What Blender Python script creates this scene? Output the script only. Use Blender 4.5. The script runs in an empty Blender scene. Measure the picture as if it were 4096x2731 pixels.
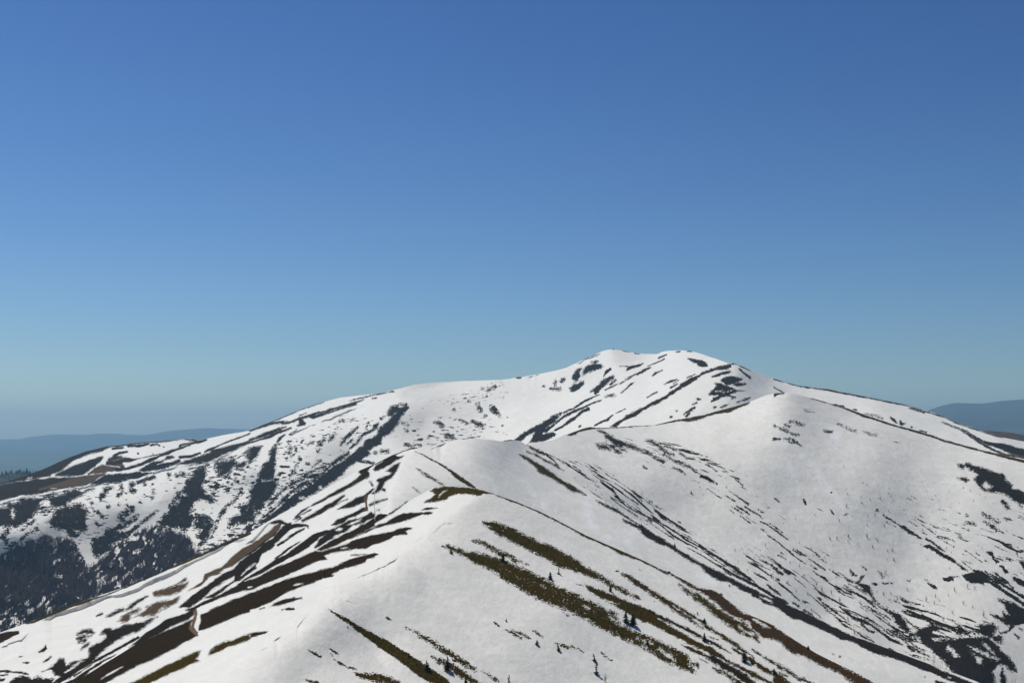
SMOOTH=4e-3; HAZE=6.5e-5; HAZE_TOP=500.; SUN_EL=62.; SUN_AZ=-46.; SKY_S=.05; SUN_S=4.3; EXPO=0.
import bpy, bmesh, math, random
import numpy as np
from mathutils import Vector, Matrix

random.seed(7)
S = bpy.context.scene
COL = S.collection
# ---------------------------------------------------------------- camera model
W, H, F = 4096.0, 2731.0, 4944.0          # the photograph's size and focal length, in its own pixels
CX, CY, VH = W/2, H/2, 1745.0             # VH: the row of the true horizon
PITCH = math.atan((VH-CY)/F)
CP, SP = math.cos(PITCH), math.sin(PITCH)

def unproj(u, v, y):
    """the point at forward distance y that is seen at pixel (u, v)"""
    a = (np.asarray(u, float)-CX)/F; b = -(np.asarray(v, float)-CY)/F
    fy = CP-b*SP; fz = SP+b*CP
    return a/fy*y, y+0*a, fz/fy*y

def proj(x, y, z):
    fwd = y*CP+z*SP; up = -y*SP+z*CP
    return CX+x/fwd*F, CY-up/fwd*F

cam_d = bpy.data.cameras.new('camera'); cam = bpy.data.objects.new('camera', cam_d); COL.objects.link(cam)
cam_d.sensor_width = 36; cam_d.lens = 36*F/W; cam_d.clip_start = .5; cam_d.clip_end = 200000
cam.location = (0, 0, 0); cam.rotation_euler = (math.pi/2+PITCH, 0, 0)
S.camera = cam

# ---------------------------------------------------------------- numpy noise
_rng = np.random.RandomState(11)
_P = _rng.permutation(256).astype(np.int32); _P = np.concatenate([_P, _P, _P])
_V = _rng.rand(256).astype(np.float32)*2-1
def vnoise(x, y, z=0):
    x = np.asarray(x, np.float64); y = np.asarray(y, np.float64); z = np.asarray(z, np.float64)+0*x
    xi = np.floor(x).astype(np.int64); yi = np.floor(y).astype(np.int64); zi = np.floor(z).astype(np.int64)
    xf = x-xi; yf = y-yi; zf = z-zi
    xi &= 255; yi &= 255; zi &= 255
    u = xf*xf*(3-2*xf); v = yf*yf*(3-2*yf); w = zf*zf*(3-2*zf)
    def h(a, b, c): return _V[_P[_P[_P[(xi+a) & 255]+((yi+b) & 255)]+((zi+c) & 255)]]
    x00 = h(0,0,0)*(1-u)+h(1,0,0)*u; x10 = h(0,1,0)*(1-u)+h(1,1,0)*u
    x01 = h(0,0,1)*(1-u)+h(1,0,1)*u; x11 = h(0,1,1)*(1-u)+h(1,1,1)*u
    return (x00*(1-v)+x10*v)*(1-w)+(x01*(1-v)+x11*v)*w
def fbm(x, y, z=0, o=4, g=.5):
    s = 0; a = 1; t = 0; f = 1
    for i in range(o):
        s = s+a*vnoise(x*f+i*17.3, y*f+i*5.1, np.asarray(z)*f+i*3.7); t += a; a *= g; f *= 2.03
    return s/t

# ---------------------------------------------------------------- thin plate spline on inverse distance
def edge_side(u, v, L):
    """signed picture distance from a crease line, positive on its left hand side when walking along it"""
    L = np.asarray(L, float); best = np.full(u.shape, 1e18); sg = np.zeros(u.shape); n = len(L)
    for i in range(n-1):
        a, b = L[i], L[i+1]; e = b-a; wx = u-a[0]; wy = v-a[1]
        t = (wx*e[0]+wy*e[1])/(e@e); t = np.clip(t, -1e9 if i == 0 else 0, 1e9 if i == n-2 else 1)
        d2 = (wx-e[0]*t)**2+(wy-e[1]*t)**2; s = e[0]*wy-e[1]*wx
        m = d2 < best; best = np.where(m, d2, best); sg = np.where(m, s/math.sqrt(e@e), sg)
    return np.sign(sg)*np.sqrt(best)
class Depth:
    """forward distance over the picture of one mountain side; 1/y is linear over a plane, with straight folds along the creases"""
    def __init__(s, pts, folds=(), smooth=None):
        P = np.array(pts, float); s.c = P[:, :2]/1000.; w = 1000./P[:, 2]; n = len(P); s.folds = folds
        B = s.basis(P[:, 0], P[:, 1]); s.b = np.linalg.lstsq(B, w, rcond=None)[0]; r = w-B@s.b
        K = s.k(s.c, s.c)+np.eye(n)*(smooth or SMOOTH)
        A = np.zeros((n+3, n+3)); A[:n, :n] = K; A[:n, n] = 1; A[:n, n+1:] = s.c; A[n, :n] = 1; A[n+1:, :n] = s.c.T
        s.w = np.linalg.solve(A, np.concatenate([r, [0, 0, 0]]))
    def basis(s, u, v):
        c = [u/1000., v/1000., np.ones(u.shape)]
        for L, wd, reach in s.folds:
            d = edge_side(u, v, L); d = wd*np.logaddexp(0, d/wd)
            c.append(reach/1000.*(1-np.exp(-d/reach)))
        return np.stack(c, -1)
    @staticmethod
    def k(a, b):
        r2 = ((a[:, None, :]-b[None, :, :])**2).sum(-1)
        return r2*np.log(np.maximum(r2, 1e-12))*.5
    def __call__(s, u, v):
        u = np.asarray(u, float); sh = u.shape; u = u.ravel(); v = np.asarray(v, float).ravel(); q = np.stack([u, v], 1)/1000.
        out = np.empty(len(q)); n = len(s.c)
        for i in range(0, len(q), 60000):
            z = q[i:i+60000]
            out[i:i+60000] = s.k(z, s.c)@s.w[:n]+s.w[n]+z@s.w[n+1:]+s.basis(u[i:i+60000], v[i:i+60000])@s.b
        return (1000./np.maximum(out, .02)).reshape(sh)

def line(pts):
    P = np.array(pts, float)
    return lambda u: np.interp(u, P[:, 0], P[:, 1])
# ================================================================ the mountain: crest lines (pixel) and control points (pixel, metres ahead)
# A near spur with its knoll, B second knoll with west flank and rib, C bowl under the third summit, D the main massif
TOP = {}
TOP['A'] = [(-300,3100),(0,2920),(340,2700),(520,2590),(700,2480),(800,2428),(904,2378),(972,2334),(1040,2300),(1108,2265),(1176,2236),(1258,2197),(1312,2163),(1380,2130),(1440,2103),(1490,2085),(1525,2072),(1555,2056),(1590,2034),(1625,2010),(1660,1988),
 (1690,1973),(1715,1957),(1740,1949),(1780,1944),(1830,1945),(1893,1951),(1930,1960),(2000,1983),(2085,2013),(2149,2040),(2213,2070),(2276,2104),(2340,2138),(2425,2176),
 (2489,2204),(2574,2240),(2638,2274),(2675,2285),(2702,2299),(2757,2328),(2799,2346),(2859,2361),(2884,2378),(2935,2417),(3000,2457),(3096,2501),(3181,2560),(3266,2611),(3351,2654),
 (3436,2692),(3500,2731),(3800,2880),(4200,3050),(4500,3150)]
TOP['B'] = [(-300,2640),(0,2528),(102,2492),(204,2452),(298,2412),(383,2386),(468,2358),(553,2324),(638,2288),(723,2248),(808,2214),(893,2178),(1000,2127),(1068,2088),
 (1128,2053),(1238,1991),(1340,1931),(1425,1887),(1502,1853),(1570,1819),(1616,1802),(1640,1792),(1655,1789),(1675,1793),(1697,1791),(1744,1776),(1799,1761),(1850,1754),(1893,1751),(1957,1757),(2000,1764),(2042,1758),
 (2080,1764),(2106,1779),(2150,1805),(2190,1838),(2238,1873),(2298,1923),(2383,1980),(2565,2090),(2697,2175),(2850,2256),(3000,2340),(3096,2380),(3287,2482),(3436,2550),(3564,2597),(3734,2660),(3904,2724),(4096,2810),(4500,3000)]
TOP['C'] = [(1700,1800),(2060,1790),(2115,1771),(2187,1765),(2220,1755),(2255,1739),(2298,1726),(2330,1714),(2361,1707),(2383,1710),(2446,1710),(2531,1703),(2616,1701),(2702,1679),(2808,1660),(2914,1631),(3000,1605),(3060,1582),(3096,1573),
 (3147,1570),(3177,1573),(3258,1594),(3334,1616),(3411,1639),(3466,1658),(3521,1677),(3589,1701),(3691,1726),(3776,1752),(3861,1782),(3946,1801),(4010,1818),(4096,1839),(4500,1950)]
TOP['D'] = [(-400,1990),(-100,1955),(0,1932),(85,1906),(170,1876),(255,1838),(340,1806),(425,1785),(553,1770),(723,1757),(761,1752),(787,1761),(850,1749),(914,1736),(1000,1721),(1064,1693),(1128,1668),(1213,1632),(1298,1606),(1361,1589),
 (1425,1581),(1510,1574),(1595,1555),(1659,1538),(1723,1530),(1850,1523),(2000,1520),(2040,1514),(2068,1509),(2094,1507),(2191,1488),(2264,1471),(2298,1454),(2349,1431),(2408,1405),(2425,1400),(2442,1398),(2489,1401),(2553,1414),
 (2590,1415),(2629,1416),(2645,1408),(2663,1403),(2723,1400),(2765,1403),(2808,1416),(2850,1431),(2914,1453),(2935,1453),(2978,1469),(3000,1480),(3040,1494),(3096,1513),(3138,1526),(3202,1543),(3309,1556),(3394,1573),(3500,1594),(3606,1614),
 (3670,1633),(3730,1649),(3776,1667),(3819,1688),(3925,1722),(4010,1748),(4096,1765),(4500,1870)]
DEP = {}
CREST_A = [(700,2850),(850,2731),(1000,2622),(1085,2575),(1136,2545),(1183,2512),(1215,2478),(1238,2450),(1272,2385),(1340,2346),(1425,2314),(1480,2290),(1530,2262),(1565,2241),(1608,2196),(1650,2172),(1701,2142),(1760,2090),(1830,2040)]
CREST_B = [(1561,2110),(1558,2055),(1553,2010),(1557,1967),(1582,1925),(1595,1882),(1629,1831),(1655,1789)]
RIM_D = [(-400,2130),(0,2013),(170,1977),(340,1941),(510,1918),(680,1875),(850,1850),(935,1802),(1000,1778),(1149,1744),(1255,1704),(1340,1670),(1425,1636),(1459,1625),(1560,1596)]
RIDGE_D = [(2446,1707),(2530,1652),(2640,1592),(2720,1548),(2808,1502),(2870,1470),(2925,1453)]

DEP['A'] = Depth([
 (1760,1947,560),(1900,1951,558),(2000,1983,548),(2213,2070,548),(2489,2204,542),(2859,2361,533),(3181,2560,502),(3500,2731,480),(3800,2880,460),(4500,3150,420),
 (1690,1973,585),(1625,2010,605),(1555,2056,630),(1490,2085,652),(1380,2130,655),(1258,2197,635),(1040,2300,620),(904,2378,598),(700,2480,575),(520,2590,545),(340,2700,515),(0,2920,470),(-300,3100,430),
 (1800,2050,530),(1750,2100,512),(1701,2144,494),(1608,2195,475),(1565,2241,461),(1480,2293,447),(1425,2314,440),(1340,2344,429),(1272,2382,420),(1238,2454,407),(1183,2514,396),(1136,2543,390),(1085,2573,384),(1000,2620,374),(850,2731,350),
 (1298,2295,452),(1400,2150,603),(1300,2200,590),(1350,2250,500),(1000,2400,522),(700,2600,463),(400,2731,464),(700,2731,380),(1000,2500,440),(850,2600,417),(1500,2200,500),(1600,2100,540),(1450,2250,478),
 (2000,2300,476),(1800,2250,470),(1700,2350,451),(1500,2400,430),(1500,2600,402),(1300,2600,391),(1200,2731,372),(2000,2731,399),(1600,2731,380),(2200,2200,515),(1950,2100,518),(2500,2500,471),(2500,2731,427),(2250,2450,456),(3000,2731,452),(2800,2500,490),(2200,2600,429),
 (850,3100,275),(2000,3100,355),(0,3100,400),(3500,3100,410),(1400,3100,315)], folds=[(CREST_A, 7., 900.)], smooth=3e-2)
DEP['B'] = Depth([
 (1655,1789,900),(1744,1776,925),(1893,1751,950),(1957,1757,975),(2042,1758,1050),(2106,1776,1110),(1570,1819,890),(1502,1853,905),(1425,1887,930),(1340,1931,950),(1200,2010,960),(1068,2085,955),(893,2178,925),(808,2214,900),(553,2324,850),(298,2412,800),(0,2528,740),(-300,2640,690),
 (1629,1831,860),(1595,1882,800),(1582,1925,752),(1557,1967,710),(1553,2010,677),(1558,2055,655),(1540,1900,815),(1480,2000,745),(1400,2000,800),
 (2190,1838,1085),(2298,1925,1055),(2565,2095,1000),(2830,2240,955),(3000,2345,920),(3436,2552,870),(3904,2726,830),(4500,3000,780),
 (2500,2200,860),(3000,2500,815),(3400,2700,772),(2200,2050,862),(1900,1900,838),(1760,1850,848),(2050,1850,963),(1893,1800,905),(2200,1950,960),(2000,2000,812),(2350,2080,900),(1700,1950,745),
 (1700,2150,650),(2000,2200,725),(2500,2500,705),(3000,2800,680),(3800,2950,740),
 (1200,2150,722),(900,2300,720),(600,2450,678),(300,2600,610),(0,2731,560),(600,2350,790),(900,2230,835),(1300,2030,835),(300,2480,735),(0,2600,680),
 (1490,2085,658),(1380,2130,663),(1258,2197,646),(1040,2300,632),(904,2378,611),(700,2480,588),(340,2700,528),(1400,2250,610),(1000,2500,540),(400,2900,480),(-300,2900,520)], folds=[(CREST_B, 6., 500.)])
DEP['C'] = Depth([
 (2060,1790,1135),(2115,1771,1142),(2187,1765,1172),(2361,1707,1300),(2490,1707,1345),(2616,1701,1385),(2780,1665,1410),(2914,1631,1425),(3050,1585,1410),(3147,1570,1400),(3258,1594,1425),(3411,1639,1435),(3691,1726,1405),(3900,1792,1370),(4096,1839,1330),(4500,1950,1270),
 (2800,2000,1150),(2600,1900,1155),(2500,1800,1225),(2616,1780,1270),(2850,1750,1300),(3000,1850,1228),(3130,1700,1310),(3200,2000,1185),(3500,1800,1300),(3700,2100,1190),(3450,1950,1215),(3900,1950,1250),(4096,2200,1150),(4096,2000,1232),(2565,2080,1062),
 (3000,2320,1005),(3436,2530,985),(3100,2200,1085),(3600,2450,1055),(4096,2600,1020),(3904,2700,960),(2298,1905,1076),(2190,1820,1112),(2106,1777,1133),(3420,2340,1072),(3850,2300,1112),(3300,2450,1015),(3700,2600,990),
 (2300,1800,1168),(2750,2150,1060),(2400,1900,1115),(3000,2500,905),(4096,2900,930),(2500,2300,950),(3600,2800,910),(1700,1800,1100),(1900,2000,1000)])
DEP['D'] = Depth([
 (-400,1990,2100),(0,1932,2300),(170,1876,2400),(425,1785,2500),(761,1752,2600),(1000,1721,2550),(1213,1632,2510),(1425,1581,2500),(1723,1530,2450),(2000,1520,2450),(2264,1471,2400),(2442,1398,2350),(2629,1416,2350),(2723,1400,2260),(2850,1431,2130),(2935,1453,2000),(3010,1485,2040),
 (3096,1513,2150),(3309,1556,2200),(3606,1614,2200),(3819,1688,2150),(4096,1765,2100),(4500,1870,2000),
 (-400,2120,1780),(0,2010,1900),(170,1974,1950),(340,1938,2000),(510,1915,2020),(680,1872,2050),(850,1847,2085),(1000,1775,2150),(1149,1742,2175),(1255,1702,2200),(1340,1668,2225),(1459,1623,2250),(1600,1590,2270),
 (0,2250,1740),(-400,2400,1600),(0,2500,1600),(500,2100,1880),(500,2350,1720),(1000,1950,1960),(1000,2100,1830),(1400,1800,2080),(1400,1900,1960),(1400,2100,1800),(700,2500,1600),(250,2130,1810),(750,2010,1935),(750,2200,1790),
 (1700,1600,2290),(1700,1700,2170),(1900,1600,2330),(1900,1660,2270),(1900,1720,2180),(2000,1740,2130),(2200,1600,2280),(2300,1550,2300),(2100,1650,2220),(2050,1760,2030),(2150,1700,2120),
 (2808,1500,1940),(2640,1590,1850),(2530,1650,1790),(2446,1705,1730),(2500,1500,2200),(2400,1600,2100),(2300,1680,2030),(2200,1740,1950),(2700,1480,2070),(2900,1550,1830),(2700,1650,1730),(2950,1500,1910),(2600,1530,2090),
 (3096,1560,1990),(3200,1580,2040),(3300,1600,2020),(3500,1650,1980),(3600,1680,1960),(3800,1740,1930),(4000,1800,1860),(4096,1830,1830),(3300,1750,1850),(2600,1800,1620),(4096,1950,1730),(2050,1850,1860),(1700,1900,1900),(2300,1850,1700),(4500,2000,1700),(1000,2300,1680)], folds=[(RIM_D, 6., 350.), (RIDGE_D, 5., 400.)])
LAY = dict(A=dict(u0=-300, u1=4400, du=3, bot=lambda u: 3080+0*u, rows=390, pw=1.25, drop=.5, relief=.55, rs=16.),
           B=dict(u0=-300, u1=4400, du=3, bot=lambda u: np.maximum(line(TOP['A'])(u)+np.where(u > 1500, 230, 90), line(TOP['B'])(u)+60), rows=390, pw=1.0, drop=.5, relief=.9, rs=28.),
           C=dict(u0=1700, u1=4400, du=3, bot=lambda u: line(TOP['B'])(u)+230, rows=400, pw=1.0, drop=.5, relief=1.4, rs=42.),
           D=dict(u0=-400, u1=4450, du=3, bot=lambda u: np.minimum(line(TOP['B'])(u)+110, np.where(u > 2050, line(TOP['C'])(u)+170, 1e9)), rows=350, pw=1.0, drop=.45, relief=4.0, rs=95.))

def steps(k, U, V, Y):
    """cornices and cracks: along each line the snow drops off as a small upright wall, then the slope slowly recovers"""
    g = -np.gradient(Y, axis=0)/np.maximum(np.gradient(V, axis=0), .5)
    add = np.zeros(Y.shape)
    for lay, kind, sl, f, Q in SHAPES:
        if kind != 'T' or k not in lay: continue
        h = float(sl); o = np.argsort(Q[:, 0]); q = Q[o]
        b = (U > q[0, 0]) & (U < q[-1, 0]) & (V > q[:, 1].min()-20) & (V < q[:, 1].max()+h*12+20)
        u = U[b]; vl = np.interp(u, q[:, 0], q[:, 1])-h*.4+fbm(u/(60. if h > 8 else 20.), 0*u, 4., 3)*(2+h*.55)
        hh = h*np.clip(1+fbm(u/(150. if h > 8 else 40.), 0*u, 9., 2 if h > 8 else 3)*(1.0 if h > 8 else 1.5), .05, 2)*np.clip(np.minimum(u-q[0, 0], q[-1, 0]-u)/(12+h*2), 0, 1)
        s_ = V[b]-vl
        pr = np.where(s_ < hh, np.maximum(s_, 0), hh*np.exp(-np.maximum(s_-hh, 0)/(hh*3+4)))
        add[b] = np.maximum(add[b], np.minimum(g[b], 3.)*pr)
    return Y+np.maximum(add, 0)

def build_grid(k):
    L = LAY[k]; n = int((L['u1']-L['u0'])/L['du'])+1
    u = np.linspace(L['u0'], L['u1'], n); top = line(TOP[k])(u)
    # small crest roughness
    top = top+fbm(u/60., 0*u+ord(k), 0, 3)*1.5
    bot = np.maximum(L['bot'](u), top+30)
    t = np.linspace(0, 1, L['rows'])**L['pw']
    U = np.repeat(u[None, :], len(t), 0); V = top[None, :]+t[:, None]*(bot-top)[None, :]
    Y = DEP[k](U, V)
    Y = steps(k, U, V, Y)
    X, Y, Z = unproj(U, V, Y)
    # relief in metres, straight up
    r = fbm(X/L['rs'], Y/L['rs'], 0, 4)*L['relief']
    fade = np.clip((V-top[None, :])/40., .15, 1)
    Z = Z+r*fade
    # the far side of the crest, falling away behind it
    rows = []
    x0, y0, z0 = X[0], Y[0], Z[0]; h = np.hypot(x0, y0); sl = z0/h
    for s in (600, 420, 300, 200, 130, 80, 45, 22, 9, 3):
        rows.append(np.stack([x0+x0/h*s, y0+y0/h*s, z0+sl*s-L['drop']*s*s/(s+12.)], -1))
    back = np.array(rows)
    # the foot, diving into the ground in front
    foot = []
    x1, y1, z1 = X[-1], Y[-1], Z[-1]; h = np.hypot(x1, y1)
    for s in (15, 50, 130):
        foot.append(np.stack([x1-x1/h*s*.3, y1-y1/h*s*.3, z1-s*.9], -1))
    P = np.concatenate([back, np.stack([X, Y, Z], -1), np.array(foot)], 0)
    nb = len(rows)
    UU = np.concatenate([np.repeat(U[:1], nb, 0), U, np.repeat(U[-1:], 3, 0)], 0)
    VV = np.concatenate([V[:1]-np.array([20, 18, 16, 14, 12, 10, 8, 6, 4, 2])[:, None]*1.0, V, V[-1:]+np.array([10, 20, 30])[:, None]], 0)
    vis = np.zeros(UU.shape, bool); vis[nb:nb+len(t)] = True
    return P, UU, VV, vis

def grid_mesh(name, P, attrs, mat):
    r, c = P.shape[:2]
    idx = np.arange(r*c).reshape(r, c)
    q = np.stack([idx[:-1, :-1], idx[1:, :-1], idx[1:, 1:], idx[:-1, 1:]], -1).reshape(-1, 4)
    me = bpy.data.meshes.new(name); me.vertices.add(r*c); me.vertices.foreach_set('co', P.reshape(-1).astype(np.float32))
    me.loops.add(q.size); me.loops.foreach_set('vertex_index', q.reshape(-1).astype(np.int32))
    me.polygons.add(len(q)); me.polygons.foreach_set('loop_start', np.arange(0, q.size, 4, dtype=np.int32))
    me.polygons.foreach_set('loop_total', np.full(len(q), 4, np.int32))
    me.update(); me.validate()
    me.polygons.foreach_set('use_smooth', np.ones(len(q), bool))
    for nm, a in attrs.items():
        if a.ndim == 3:
            at = me.attributes.new(nm, 'FLOAT_COLOR', 'POINT')
            b = np.ones((r*c, 4), np.float32); b[:, :3] = a.reshape(-1, 3); at.data.foreach_set('color', b.reshape(-1))
        else:
            at = me.attributes.new(nm, 'FLOAT', 'POINT'); at.data.foreach_set('value', a.reshape(-1).astype(np.float32))
    me.materials.append(mat)
    o = bpy.data.objects.new(name, me); COL.objects.link(o); return o
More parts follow.
